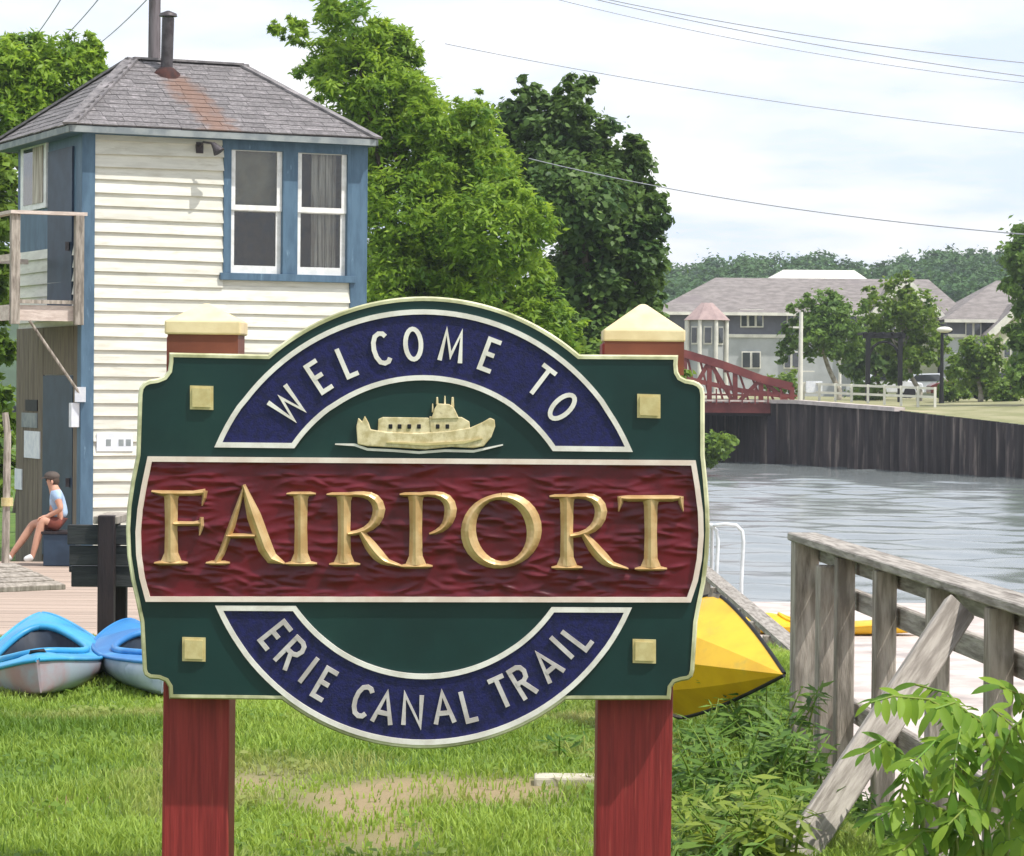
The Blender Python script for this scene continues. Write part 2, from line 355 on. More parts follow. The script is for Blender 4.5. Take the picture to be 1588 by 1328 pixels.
_a = lawn.data.attributes.new('worn', 'FLOAT', 'POINT'); _co = np.empty(len(lawn.data.vertices) * 3); lawn.data.vertices.foreach_get('co', _co); _co = _co.reshape(-1, 3)
_a.data.foreach_set('value', np.clip(bare_f(_co[:, 0], _co[:, 1]) * 1.15, 0, 1).astype(np.float32))
_t = m_lawn.node_tree; _b = _t.nodes['Principled BSDF']; _src = _b.inputs['Base Color'].links[0].from_socket
_at = _t.nodes.new('ShaderNodeAttribute'); _at.attribute_name = 'worn'; _mx = _t.nodes.new('ShaderNodeMix'); _mx.data_type = 'RGBA'
_t.links.new(_at.outputs['Fac'], _mx.inputs['Factor']); _t.links.new(_src, _mx.inputs['A']); _mx.inputs['B'].default_value = (*srgb(150, 132, 100), 1); _t.links.new(_mx.outputs['Result'], _b.inputs['Base Color'])

mb = MB(); mb.box((22, 21.5, -1.95), (40.4, 37.0, 1.2)); part('dock', mb, m_concrete, kind='structure', bevel=.02)
# water
wx = np.arange(-8, 46, .34); wy = 36 + (150 - 36) * np.linspace(0, 1, 470) ** 1.25; WX, WY = np.meshgrid(wx, wy); WH = np.zeros_like(WX)
for k in range(46):
    wa = rng.normal(R(78), R(34)); lam = rng.uniform(.55, 3.2); kk = 2 * math.pi / lam; WH += .0125 * lam ** .75 * np.sin((WX * math.cos(wa) + WY * math.sin(wa)) * kk + rng.uniform(0, 6.28)) * (1 + .5 * np.sin(WX * .11 * rng.normal() + WY * .09 * rng.normal() + k)) / 46 ** .5 * 1.5
mb = MB(); nwx = len(wx); mb.v = [Vector(v_) for v_ in np.stack([WX, WY, -1.55 + WH], -1).reshape(-1, 3).tolist()]
mb.f = [(a * nwx + b, a * nwx + b + 1, (a + 1) * nwx + b + 1, (a + 1) * nwx + b) for a in range(len(wy) - 1) for b in range(nwx - 1)]; mb.smooth = set(range(len(mb.f)))
mb.add([(-260, 10, -1.75), (300, 10, -1.75), (300, 330, -1.75), (-260, 330, -1.75)], [(0, 1, 2, 3)])
mw = bpy.data.materials.new('canal_water'); mw.use_nodes = True; t = mw.node_tree; b = t.nodes['Principled BSDF']
b.inputs['Base Color'].default_value = (.16, .18, .18, 1); b.inputs['Roughness'].default_value = .16; b.inputs['Specular IOR Level'].default_value = .6
co = t.nodes.new('ShaderNodeTexCoord'); mp = t.nodes.new('ShaderNodeMapping'); mp.inputs['Scale'].default_value = (.55, 1.0, 1); t.links.new(co.outputs['Object'], mp.inputs[0])
n1 = t.nodes.new('ShaderNodeTexNoise'); n1.inputs['Scale'].default_value = 1.6; n1.inputs['Detail'].default_value = 6; n1.inputs['Roughness'].default_value = .62; n1.inputs['Distortion'].default_value = .6
t.links.new(mp.outputs[0], n1.inputs['Vector'])
bp = t.nodes.new('ShaderNodeBump'); bp.inputs['Strength'].default_value = .12; bp.inputs['Distance'].default_value = .05
t.links.new(n1.outputs[0], bp.inputs['Height']); t.links.new(bp.outputs[0], b.inputs['Normal'])
part('water', mb, mw, kind='structure')

# far bank: wall line from right to left, then back to the horizon
WL = [(46, 52, 0.1), (30, 80, 0.15), (18.8, 104, 0.42), (15.3, 112, 0.85), (12.06, 119, 1.08), (8.75, 125.7, 1.08), (2, 139, 1.08), (-30, 200, 1.1)]
mb = MB(); vs = []; back = [0, 1.2, 6, 14, 40, 90, 180, 300]
for (x, d, z) in WL:
    for k, bk in enumerate(back):
        vs.append((x + bk * .86, d + bk * .5, z + (1.25 - z) * sstep(0, 26, bk) + .1 * math.sin(x + bk)* (k > 0)))
fs = [(i * 8 + k, i * 8 + k + 1, (i + 1) * 8 + k + 1, (i + 1) * 8 + k) for i in range(len(WL) - 1) for k in range(7)]
mb.add(vs, fs, True)
m_bank = M('bank_grass', srgb(150, 146, 112), srgb(122, 124, 82), rough=0.95, scale=.5, c3=srgb(176, 164, 132), s3=.22, bump=.5, bscale=6, bdist=.1)
part('canal_bank', mb, m_bank, kind='structure')
mb = MB(); mb.add([(-1400, -200, -2.7), (1400, -200, -2.7), (1400, 1600, -2.7), (-1400, 1600, -2.7)], [(0, 1, 2, 3)])
mb.add([(-1400, 330, .6), (1400, 330, .6), (1400, 1600, .6), (-1400, 1600, .6)], [(0, 1, 2, 3)])
part('ground', mb, M('far_ground', srgb(96, 116, 70), srgb(80, 100, 60), rough=.95, scale=.02), kind='structure')

# steel sheet-pile wall, pile by pile
wl = thing('retaining_wall', (12.06, 119, -1.55), 'dark rusty sheet pile wall holding up the far canal bank', 'wall')
m_pile = M('sheet_pile', srgb(66, 58, 57), srgb(42, 37, 39), rough=.8, scale=2.2, stretch=(2.5, 2.5, .8), c3=srgb(124, 112, 104), s3=1.4, lo3=.52, hi3=.74, rand=.32)
mb = MB(); mb.add([(-.31, 0, -.5), (-.13, -.13, -.5), (.13, -.13, -.5), (.31, 0, -.5), (.31, .12, -.5), (-.31, .12, -.5)] + [(-.31, 0, .5), (-.13, -.13, .5), (.13, -.13, .5), (.31, 0, .5), (.31, .12, .5), (-.31, .12, .5)],
       [(0, 1, 7, 6), (1, 2, 8, 7), (2, 3, 9, 8), (3, 4, 10, 9), (4, 5, 11, 10), (5, 0, 6, 11), (6, 7, 8, 9, 10, 11)])
me_pile = mesh_of('pile', mb, m_pile); fixn(me_pile)
capmb = MB()
for (x0, d0, z0), (x1, d1, z1) in zip(WL[1:-1], WL[2:]):
    A = Vector((x0, d0, 0)); B = Vector((x1, d1, 0)); L = (B - A).length; X = (B - A).normalized(); X = -X; Y = Vector((0, 0, 1)).cross(X)
    k = max(1, round(L / .62)); cut = k if d1 < 139 else min(k, 14)
    for i in range(cut):
        c = A + (B - A) * ((i + .5) / k); zt = z0 + (z1 - z0) * ((i + .5) / k) - .02
        m4 = basis(X * (L / k / .62), Y, Vector((0, 0, 1)) * (zt + 2.4), c + Vector((0, 0, (zt - 2.4) / 2)))
        piece('pile', me_pile, wl, m4)
    if z0 > .8 and z1 > 1: capmb.beam((x0, d0, z0 + .04), (x1, d1, z1 + .04), .5, .16)
part('coping', capmb, m_concrete, wl)

# ================================================================== WELCOME SIGN
SD = 9.0
def S(px, py, dy=0.0):
    p = P(px, py, SD); return Vector((p.x, SD - dy, p.z))
sign = thing('welcome_sign', S(655, 1407) + Vector((0, .15, 0)), 'green, red and blue carved welcome sign on two red posts', 'sign')
def arc(cx, cy, r, a0, a1, n):
    return [(cx + r * math.sin(R(a0 + (a1 - a0) * i / n)), cy - r * math.cos(R(a0 + (a1 - a0) * i / n))) for i in range(n + 1)]
a_top = math.degrees(math.acos(280 / 370))
outline = [(262, 561), (262, 547)] + arc(657, 830, 370, -a_top, a_top, 40) + [(1052, 551), (1051, 566), (1052, 577), (1056, 584), (1064, 588), (1076, 590), (1085, 594), (1091, 601), (1093, 612),
           (1093, 706), (1097, 745), (1100, 785), (1101, 822), (1099, 862), (1094, 904), (1087, 938), (1082, 965), (1077, 1040), (1074, 1050), (1068, 1055), (1056, 1057), (1047, 1060), (1042, 1067), (1040, 1086)]
a_bot = math.degrees(math.acos(281 / 357))
outline += [(657 + 357 * math.sin(R(a)), 805 + 357 * math.cos(R(a))) for a in np.linspace(a_bot, -a_bot, 41)]
outline += [(262, 1084), (261, 1066), (256, 1058), (246, 1054), (232, 1053), (224, 1048), (221, 1040), (217, 965), (211, 935), (203, 900), (197, 862), (195, 822), (197, 785), (203, 745), (211, 706), (214, 612),
            (216, 601), (222, 593), (231, 589), (244, 587), (254, 583), (260, 575)]
def inset(pts, k):
    n = len(pts); out = []
    for i in range(n):
        p0 = Vector(pts[i - 1]); p1 = Vector(pts[i]); p2 = Vector(pts[(i + 1) % n])
        a = (p1 - p0); b = (p2 - p1)
        if a.length < 1e-6: a = b
        if b.length < 1e-6: b = a
        a.normalize(); b.normalize(); nn = Vector((-a.y, a.x)) + Vector((-b.y, b.x))
        if nn.length < 1e-4: nn = Vector((-a.y, a.x))
        nn.normalize(); c = max(.6, nn.dot(Vector((-a.y, a.x)))); out.append(tuple(p1 + nn * (k / c)))
    return out
ins = inset(outline, 7); ins2 = inset(outline, 2.5)
# green board
mb = MB(); mb.prism([S(*p, 0) for p in ins], [S(*p, -.098) for p in ins]); board = part('board', mb, m_green, sign)
# rounded cream rim all round
mb = MB(); n = len(outline)
rings = [[S(*p, -.004) for p in ins], [S(*p, .006) for p in ins], [S(*p, .006) for p in ins2], [S(*p, -.006) for p in outline], [S(*p, -.094) for p in outline], [S(*p, -.098) for p in ins]]
vs = [v for r_ in rings for v in r_]
mb.add(vs, [(k * n + i, k * n + (i + 1) % n, (k + 1) * n + (i + 1) % n, (k + 1) * n + i) for k in range(5) for i in range(n)])
part('rim', mb, m_rim, sign)

def stroke(mb, pts, wid, h0, h1, prof='flat', closed=False):
    """raised stroke on the sign face; pts and widths in photo pixels"""
    n = len(pts); wid = [wid] * n if not hasattr(wid, '__len__') else wid; Ls = []; Rs = []
    for i in range(n):
        if closed: a = Vector(pts[i - 1]); b = Vector(pts[(i + 1) % n]); p = Vector(pts[i]); d1 = (p - a).normalized(); d2 = (b - p).normalized()
        else:
            p = Vector(pts[i]); d1 = (p - Vector(pts[i - 1])).normalized() if i > 0 else None; d2 = (Vector(pts[i + 1]) - p).normalized() if i < n - 1 else None
            d1 = d1 or d2; d2 = d2 or d1
        nn = Vector((-d1.y, d1.x)) + Vector((-d2.y, d2.x)); nn.normalize(); c = max(.5, nn.dot(Vector((-d1.y, d1.x))))
        Ls.append(p + nn * wid[i] / 2 / c); Rs.append(p - nn * wid[i] / 2 / c)
    if prof == 'flat':
        rg = [[S(*p, h0) for p in Ls], [S(*p, h1) for p in Ls], [S(*p, h1) for p in Rs], [S(*p, h0) for p in Rs]]
    else:
        mid = [(a + b) / 2 for a, b in zip(Ls, Rs)]; e = h0 + (h1 - h0) * .35
        q1 = [a * .72 + b * .28 for a, b in zip(Ls, Rs)]; q2 = [a * .28 + b * .72 for a, b in zip(Ls, Rs)]; hq = h0 + (h1 - h0) * .82
        rg = [[S(*p, h0) for p in Ls], [S(*p, e) for p in Ls], [S(*p, hq) for p in q1], [S(*p, h1) for p in mid], [S(*p, hq) for p in q2], [S(*p, e) for p in Rs], [S(*p, h0) for p in Rs]]
    k = len(rg); vs = [v for r_ in rg for v in r_]; m = n if closed else n - 1
    mb.add(vs, [(a * n + i, a * n + (i + 1) % n, (a + 1) * n + (i + 1) % n, (a + 1) * n + i) for a in range(k - 1) for i in range(m)])
    if not closed:
        mb.add([r_[0] for r_ in rg], [tuple(range(k))]); mb.add([r_[-1] for r_ in rg], [tuple(range(k - 1, -1, -1))])

# blue bands with white borders
def band(cy, sgn, ybase0, ybase1):
    def ang(r, yb): return math.degrees(math.acos(abs(yb - cy) / r))
    yb = (ybase0 + ybase1) / 2; ao = ang(346, yb); ai = ang(244, yb)
    o = [(657 + 346 * math.sin(R(a)), cy - sgn * 346 * math.cos(R(a))) for a in np.linspace(-ao, ao, 49)]
    i_ = [(657 + 244 * math.sin(R(a)), cy - sgn * 244 * math.cos(R(a))) for a in np.linspace(ai, -ai, 37)]
    pl = o + i_
    pl = [(x, y + (x - 657) / 317 * (ybase1 - ybase0) / 2 * (1 if abs(y - yb) < 60 else .4)) for x, y in pl]
    mb = MB(); mb.prism([S(*p, .004) for p in pl], [S(*p, -.01) for p in pl])
    b = part('band', mb, m_blue, sign)
    mb = MB(); stroke(mb, pl, 8, .0, .012, closed=True); part('border', mb, m_white, b)
    return b
band_up = band(830, 1, 690, 697); band_lo = band(805, -1, 943, 946)

G = {'W': [[(0, 1), (.22, 0), (.5, .8), (.78, 0), (1, 1)]], 'E': [[(.85, 1), (0, 1), (0, 0), (.85, 0)], [(0, .52), (.7, .52)]], 'L': [[(0, 1), (0, 0), (.8, 0)]],
     'T': [[(0, 1), (1, 1)], [(.5, 1), (.5, 0)]], 'I': [[(.5, 1), (.5, 0)]], 'M': [[(0, 0), (.14, 1), (.5, .2), (.86, 1), (1, 0)]],
     'N': [[(0, 0), (0, 1), (1, 0), (1, 1)]], 'A': [[(0, 0), (.5, 1), (1, 0)], [(.2, .34), (.8, .34)]],
     'R': [[(0, -.07), (0, 1.07)], [(-.12, 1), (.55, 1), (.8, .93), (.92, .77), (.82, .58), (.55, .5), (0, .5)], [(.42, .5), (.95, -.06)]],
     'C': [[(.95, .86), (.8, .97), (.55, 1), (.28, .93), (.1, .74), (.04, .5), (.1, .26), (.28, .07), (.55, 0), (.8, .03), (.95, .14)]],
     'O': [[(.5 + .5 * math.sin(2 * math.pi * k / 24), .5 + .5 * math.cos(2 * math.pi * k / 24)) for k in range(24)]]}
GW = {'W': 38, 'E': 22, 'L': 21, 'C': 24, 'O': 24, 'M': 32, 'T': 26, 'R': 23, 'I': 8, 'A': 29, 'N': 26}
def sans(ch, px, py, cy, sgn, parent, mat):
    c = Vector((657, cy)); rad = (Vector((px, py)) - c).normalized(); up = rad * sgn; rt = Vector((-up.y, up.x)); H = 47; Wd = GW[ch]
    mb = MB()
    for st in G[ch]:
        pts = [tuple(Vector((px, py)) + rt * ((u - .5) * Wd) + up * ((v - .5) * H)) for u, v in st]
        stroke(mb, pts, 7.0, .002, .013 + .0011 * G[ch].index(st), closed=(ch == 'O'))
    part('letter', mb, mat, parent)
for ch, x, y in zip('WELCOMETO', (446, 497, 541, 591, 641, 701, 762, 838, 872), (627, 583, 559, 541, 534, 538, 552, 592, 631)):
    sans(ch, x, y, 830, 1, band_up, m_white)
for ch, x, y in zip('ERIECANALTRAIL', (429, 453, 479, 506, 562, 596, 640, 688, 730, 778, 811, 849, 871, 896), (987, 1013, 1039, 1062, 1087, 1098, 1101, 1098, 1093, 1074, 1056, 1032, 1004, 985)):
    sans(ch, x, y, 805, -1, band_lo, M('letter_silver', srgb(206, 200, 198), srgb(178, 170, 166), rough=.5, scale=14))
# red carved panel
pan = [(233, 712), (1075, 718), (1081, 755), (1086, 795), (1087, 830), (1084, 868), (1078, 900), (1068, 930), (230, 929), (221, 895), (216, 860), (215, 825), (218, 790), (224, 755)]
def side(y, right):
    L_ = [(712, 233), (755, 224), (790, 218), (825, 215), (860, 216), (895, 221), (929, 230)]; R_ = [(718, 1075), (755, 1081), (795, 1086), (830, 1087), (868, 1084), (900, 1078), (930, 1068)]
    q = R_ if right else L_
    if y <= q[0][0]: return q[0][1]
    for (a, xa), (b, xb) in zip(q, q[1:]):
        if y <= b: return xa + (xb - xa) * (y - a) / (b - a)
    return q[-1][1]
NXp, NYp = 330, 96
ys = np.linspace(0, 1, NYp); xs = np.linspace(0, 1, NXp)
# chiselled waves: sum of slanted gouges
chis = np.zeros((NYp, NXp)); XX, YY = np.meshgrid(xs * 860, ys * 214)
for k in range(820):
    x0 = rng.uniform(-20, 880); y0 = rng.uniform(-6, 220); lx = rng.uniform(9, 28); ly = rng.uniform(2.2, 4.6); th = rng.normal(0, .16)
    u = (XX - x0) * math.cos(th) + (YY - y0) * math.sin(th); v = -(XX - x0) * math.sin(th) + (YY - y0) * math.cos(th) - .004 * u * u * rng.normal()
    g = np.exp(-(u / lx) ** 2 - (v / ly) ** 2); chis = np.maximum(chis, g * rng.uniform(.5, 1)) if k % 2 else chis - .5 * g * chis
chis -= chis.mean()
mb = MB(); vs = []
for j in range(NYp):
    for i in range(NXp):
        t = xs[i]; y = (712 + 6 * t) + ys[j] * ((929 + 1 * t) - (712 + 6 * t)); x = side(y, False) + t * (side(y, True) - side(y, False))
        vs.append(S(x, y, .004 + .0085 * float(chis[j, i])))
mb.add(vs, [(j * NXp + i, j * NXp + i + 1, (j + 1) * NXp + i + 1, (j + 1) * NXp + i) for j in range(NYp - 1) for i in range(NXp - 1)], True)
panel = part('panel', mb, m_red, sign)
mb = MB(); stroke(mb, pan, 8, -.002, .016, closed=True); part('border', mb, M('panel_border', srgb(236, 222, 210), srgb(220, 200, 186), rough=.5, scale=10), panel)
# gold roman capitals
def bez(p0, p1, p2, n=8):
    return [tuple(Vector(p0) * (1 - t) ** 2 + Vector(p1) * 2 * t * (1 - t) + Vector(p2) * t * t) for t in np.linspace(0, 1, n)]
def roman(strokes):
    mb = MB()
    for q_, (pts, wd) in enumerate(strokes): stroke(mb, pts, wd, .000, .026 + .0007 * q_, 'ridge')
    part('letter', mb, m_gold, panel)
def stem(x, y0, y1, w=21): return ([(x, y0), (x, y0 + 10), (x, (y0 + y1) / 2), (x, y1 - 14), (x, y1)], [w + 6, w, w - 2, w, w + 12])
def serif(x0, x1, y): return ([(x0, y), (x0 + 8, y), (x1 - 8, y), (x1, y)], [3, 7, 7, 3])
roman([stem(266, 764, 871), serif(240, 292, 873), ([(236, 762), (252, 765), (300, 765), (319, 763)], [4, 9, 8, 10]), ([(318, 761), (317, 772), (314, 784)], [9, 7, 2]),
       ([(270, 812), (300, 812), (313, 811)], [8, 7, 9]), ([(313, 802), (313, 815), (310, 830)], [6, 8, 2])])
roman([([(380, 752), (360, 815), (344, 858), (336, 872)], [4, 11, 10, 9]), serif(320, 357, 873), ([(378, 752), (394, 800), (412, 850), (422, 866), (442, 874)], [6, 22, 23, 18, 3]), ([(352, 831), (396, 831)], [8, 7])])
roman([stem(467, 765, 872), serif(445, 490, 766), serif(443, 492, 874)])
roman([stem(534, 767, 873), serif(507, 552, 767), serif(511, 559, 875),
       (bez((536, 768), (585, 760), (588, 790), 7) + bez((588, 790), (586, 824), (540, 828), 7)[1:], [8, 8, 10, 13, 16, 18, 19, 18, 16, 13, 10, 8, 7]),
       (bez((560, 824), (585, 866), (602, 872), 8) + [(624, 878)], [10, 14, 18, 19, 19, 17, 14, 10, 3])])
roman([stem(645, 767, 876), serif(620, 662, 767), serif(620, 671, 878),
       (bez((648, 768), (697, 760), (699, 790), 7) + bez((699, 790), (698, 822), (666, 828), 7)[1:], [8, 8, 10, 13, 16, 18, 19, 18, 16, 13, 10, 7, 3])])
ox = []; ow = []
for k in range(33):
    a = 2 * math.pi * k / 32; ox.append((777.5 + 51 * math.sin(a), 823 - 53 * math.cos(a))); ow.append(9 + 15 * abs(math.sin(a + .25)) ** 1.5)
roman([(ox, ow)])
roman([stem(879, 769, 878), serif(852, 896, 770), serif(855, 903, 880),
       (bez((881, 771), (930, 763), (932, 793), 7) + bez((932, 793), (930, 827), (884, 831), 7)[1:], [8, 8, 10, 13, 16, 18, 19, 18, 16, 13, 10, 8, 7]),
       (bez((905, 828), (932, 868), (950, 876), 8) + [(974, 882)], [10, 14, 18, 19, 19, 17, 14, 10, 3])])
roman([stem(1009, 774, 880), serif(984, 1034, 882), ([(959, 772), (975, 773), (1042, 773), (1058, 772)], [5, 10, 10, 5]), ([(962, 770), (962, 780), (959, 793)], [10, 8, 2]), ([(1055, 770), (1056, 780), (1059, 793)], [10, 8, 2])])
# gold squares
for (x, y) in ((313, 617), (1006, 630), (301, 1007), (999, 1010)):
    mb = MB(); h = 18; q = [(x - h, y - h - 1), (x + h, y - h), (x + h, y + h + 1), (x - h, y + h)]; qi = [(x - h + 4, y - h + 3), (x + h - 4, y - h + 4), (x + h - 4, y + h - 3), (x - h + 4, y + h - 4)]
    mb.hexa([S(*p, -.01) for p in q], [S(*p, .008) for p in q]); mb.hexa([S(*p, .006) for p in qi], [S(*p, .014) for p in qi]); part('gold_square', mb, m_square, sign)
# carved ferry
emb = part('boat_emblem', MB().prism(*[[S(x, y, h) for x, y in [(553, 662), (556, 648), (562, 654), (566, 645), (572, 656), (575, 666), (600, 670), (650, 672), (700, 668), (730, 663), (748, 655), (760, 648), (767, 651), (768, 662), (762, 678), (750, 692), (735, 695), (700, 693), (660, 697), (610, 694), (570, 692), (555, 689)]] for h in (.02, -.005)]), m_cream, sign, bevel=.003)
def ep(pts, h=.016, name='cabin', mat=m_cream): part(name, MB().prism([S(x, y, h) for x, y in pts], [S(x, y, -.005) for x, y in pts]), mat, emb, bevel=.002)
ep([(586, 674), (587, 650), (594, 647), (664, 648), (668, 651), (668, 674)])
ep([(668, 674), (666, 646), (716, 647), (728, 654), (729, 668), (714, 672)], .018)
ep([(669, 650), (674, 634), (679, 626), (697, 627), (704, 632), (712, 649)], .022, 'pilothouse')
for x, y0, y1, w in ((678, 628, 616, 4), (690, 628, 614, 3), (702, 632, 616, 5), (671, 640, 626, 2.5)):
    ep([(x - w / 2, y0), (x - w / 3, y1), (x + w / 3, y1), (x + w / 2, y0)], .014, 'mast')
for x in (606, 620, 635, 650, 679, 694): ep([(x - 3, 665), (x - 3, 658), (x + 3, 658), (x + 3, 665)], .0195, 'porthole', m_black)
for pts in ([(520, 689), (550, 690), (570, 697), (610, 699), (650, 702), (690, 699), (735, 700), (780, 690)], [(600, 686), (660, 689), (720, 686), (748, 680)]):
    mb = MB(); stroke(mb, pts, [2] + [4] * (len(pts) - 2) + [2], 0, .024 if pts[0][0] > 560 else .012); part('wave', mb, m_white if pts[0][0] < 560 else m_square, emb)
# posts
for (x0, x1, apex, sl0, sl1, st, sb_, nb) in ((250, 352, (313, 474), 256, 374, 497, 519, 541), (923, 1040, (998, 475), 936, 1063, 511, 530, 547)):
    yF = SD + .102; a = P(x0, 1300, yF).x; b = P(x1, 1300, yF).x
    if x0 == 250: a, b = P(250, 1300, yF).x, P(353, 1300, yF).x
    wv = b - a; xm = P((sl0 + sl1) / 2, 500, yF).x * .35 + (a + b) / 2 * .65
    zt = P(apex[0], sb_ + 2, yF).z
    mb = MB(); mb.hexa([(a, yF, -.35), (b, yF, -.35), (b, yF + wv, -.35), (a, yF + wv, -.35)],
                       [(xm - wv * .5, yF, zt), (xm + wv * .5, yF, zt), (xm + wv * .5, yF + wv, zt), (xm - wv * .5, yF + wv, zt)])
    po = part('post', mb, m_postred, sign, bevel=.008)
    cw = (sl1 - sl0) / px_per_m(yF) / 2; yc = yF + wv / 2
    zs = P(apex[0], st, yF).z; zb = P(apex[0], sb_, yF).z; za = P(apex[0], apex[1] - 3, yc).z; cx_ = P((sl0 + sl1) / 2, 500, yF).x
    mb = MB(); q = [(-cw, -cw), (cw, -cw), (cw, cw), (-cw, cw)]
    mb.hexa([(cx_ + u, yc + v, zb) for u, v in q], [(cx_ + u, yc + v, zs) for u, v in q])
    mb.hexa([(cx_ + u * .98, yc + v * .98, zs - .001) for u, v in q], [(cx_ + u * .07, yc + v * .07, za) for u, v in q])
    part('cap', mb, m_cap, po, bevel=.006)
    mb = MB(); mb.box((cx_, yc, zb - .052), (max(cw * 1.80, wv + .012), max(cw * 1.80, wv + .012), .11)); part('collar', mb, M('collar_brown', srgb(128, 72, 50), srgb(108, 58, 42), rough=.6), po)

# ================================================================== HOUSE
HA = R(25); HO = Vector((P(130, 500, 38).x, 38.0, -.75)); U = Vector((math.cos(HA), math.sin(HA), 0)); V = Vector((-math.sin(HA), math.cos(HA), 0)); Z = Vector((0, 0, 1))
NF = -V; NL = -U
HW, HL, ZE = 4.02, 3.3, 5.10
def h(u, v, z): return HO + U * u + V * v + Vector((0, 0, z - HO.z))
def fu(px, py, off=0): p = onplane(px, py, HO - V * off, V); return (p - HO).dot(U), p.z
def lv(px, py, off=0): p = onplane(px, py, HO - U * off, U); return (p - HO).dot(V), p.z
house = thing('canal_house', h(HW / 2, HL / 2, -.92), 'narrow two storey cream clapboard house with blue trim and grey hip roof', 'house')
def hbox(mb, u0, u1, v0, v1, z0, z1): return mb.hexa([h(u0, v0, z0), h(u1, v0, z0), h(u1, v1, z0), h(u0, v1, z0)], [h(u0, v0, z1), h(u1, v0, z1), h(u1, v1, z1), h(u0, v1, z1)])
# window openings on the front
wu0, wz1 = fu(346, 212); wu1, _ = fu(546, 220); _, wz0 = fu(450, 437)
mb = MB()   # four walls with a real opening in the front one
TH = .12
hbox(mb, 0, wu0, 0, TH, -.95, ZE); hbox(mb, wu1, HW, 0, TH, -.95, ZE); hbox(mb, wu0, wu1, 0, TH, -.95, wz0); hbox(mb, wu0, wu1, 0, TH, wz1, ZE)
hbox(mb, 0, TH, TH, HL, -.95, ZE); hbox(mb, HW - TH, HW, TH, HL, -.95, ZE); hbox(mb, TH, HW - TH, HL - TH, HL, -.95, ZE)
hbox(mb, TH, HW - TH, TH, HL - TH, 2.4, 2.55); hbox(mb, TH, HW - TH, TH, HL - TH, ZE - .08, ZE)
wall = part('wall', mb, m_siding, house)
# siding, board by board
pit = .176
def lap(u0, u1, z, seed, face='F'):
    mb = MB(); dz = pit + .02; j = lambda: rng.normal(0, .003)
    if face == 'F':
        f = lambda u, o, zz: h(u, -o, zz)
    else:
        f = lambda u, o, zz: h(-o, u, zz)
    b0 = .046 + j(); t0 = .008; sag = rng.normal(0, .006)
    mb.hexa([f(u0, .001, z + sag), f(u0, b0, z + sag), f(u1, b0 + j(), z - sag), f(u1, .001, z - sag)], [f(u0, .001, z + dz), f(u0, t0, z + dz), f(u1, t0, z + dz), f(u1, .001, z + dz)])
    return part('board', mb, m_siding, wall)
TR = .13
z = -.9; i = 0
while z < ZE - .1:
    zz = z + pit
    if zz <= wz0 - .0 or z >= wz1: lap(TR, HW - .2, z, i)
    else:
        lap(TR, wu0, z, i); 
        if wu1 < HW - .24: lap(wu1, HW - .2, z, i)
    z += pit; i += 1
# blue corner boards and frieze
for (u0, u1, v0, v1, z0, z1) in ((-.05, TR, -.05, TR, -.92, ZE - .05), (HW - .21, HW + .04, -.05, .15, 2.2, ZE - .05), (HW - .21, HW + .04, -.047, .15, -.92, 2.2), (wu0 - .02, HW + .035, -.045, .02, ZE - .24, ZE - .03), (TR, wu0, -.04, .02, ZE - .12, ZE - .03)):
    part('corner_trim', hbox(MB(), u0, u1, v0, v1, z0, z1), m_hblue, house, bevel=.006)
# double window
winp = [((357, 228, 436, 425), m_blind), ((461, 236, 537, 431), m_curtain)]
cas = MB()
ua, ub = fu(357, 320)[0], fu(437, 320)[0]; uc, ud = fu(460, 330)[0], fu(537, 330)[0]
zA = fu(400, 227)[1]; zB = fu(400, 427)[1]
hbox(cas, wu0, ua, -.048, .06, wz0 + .1, wz1); hbox(cas, ub, uc, -.048, .06, wz0 + .1, wz1); hbox(cas, ud, wu1, -.048, .06, wz0 + .1, wz1); hbox(cas, ua, ub, -.046, .06, zA, wz1); hbox(cas, uc, ud, -.046, .06, zA, wz1)
hbox(cas, wu0 - .05, wu1 + .04, -.085, .06, wz0, wz0 + .098)
for k, (u0, u1) in enumerate(((ua, ub), (uc, ud))):
    win = part('window', MB().add([], []), m_sash, house) if False else None
    zm = (zA + wz0 + .1) / 2 + .02; e = .072
    mb = MB()
    for (z0, z1, v) in ((zm - .03, zA, .0), (wz0 + .1, zm + .03, .035)):
        hbox(mb, u0, u0 + e, v, v + .04, z0, z1); hbox(mb, u1 - e, u1, v, v + .04, z0, z1); hbox(mb, u0 + e, u1 - e, v, v + .04, z1 - e, z1)
        hbox(mb, u0 + e, u1 - e, v, v + .04, z0, z0 + e * (1.5 if v > 0 else 1))
    win = part('window', mb, m_sash, house)
    for (z0, z1, v) in ((zm + .025, zA - e, .02), (wz0 + .1 + e * 1.5, zm - .025, .055)):
        part('pane', MB().add([h(u0 + e, v, z0), h(u1 - e, v, z0), h(u1 - e, v, z1), h(u0 + e, v, z1)], [(0, 1, 2, 3)]), m_pane, win)
    if k == 0:
        part('blind', hbox(MB(), u0, u1, .16, .17, zm - .05, zA), m_blind, win)
        part('curtain', hbox(MB(), u0 + .02, u0 + .14, .2, .22, wz0, zm), M('curtain_red', srgb(110, 80, 80), srgb(80, 60, 60), rough=.9, scale=6, stretch=(3, 3, .3)), win)
    else:
        mbc = MB()
        for q in range(7):
            t0 = u0 + .06 + (u1 - u0) * (.30 + .5 * q / 7); hbox(mbc, t0, t0 + .05, .17 + .02 * (q % 2), .19 + .02 * (q % 2), wz0, zA)
        part('curtain', mbc, m_curtain, win)
part('window_casing', cas, m_hblue, house, bevel=.004)
hbb = MB(); hbox(hbb, TH + .01, HW - TH - .01, 1.6, 1.62, 2.56, ZE - .1); part('partition', hbb, m_room, house)
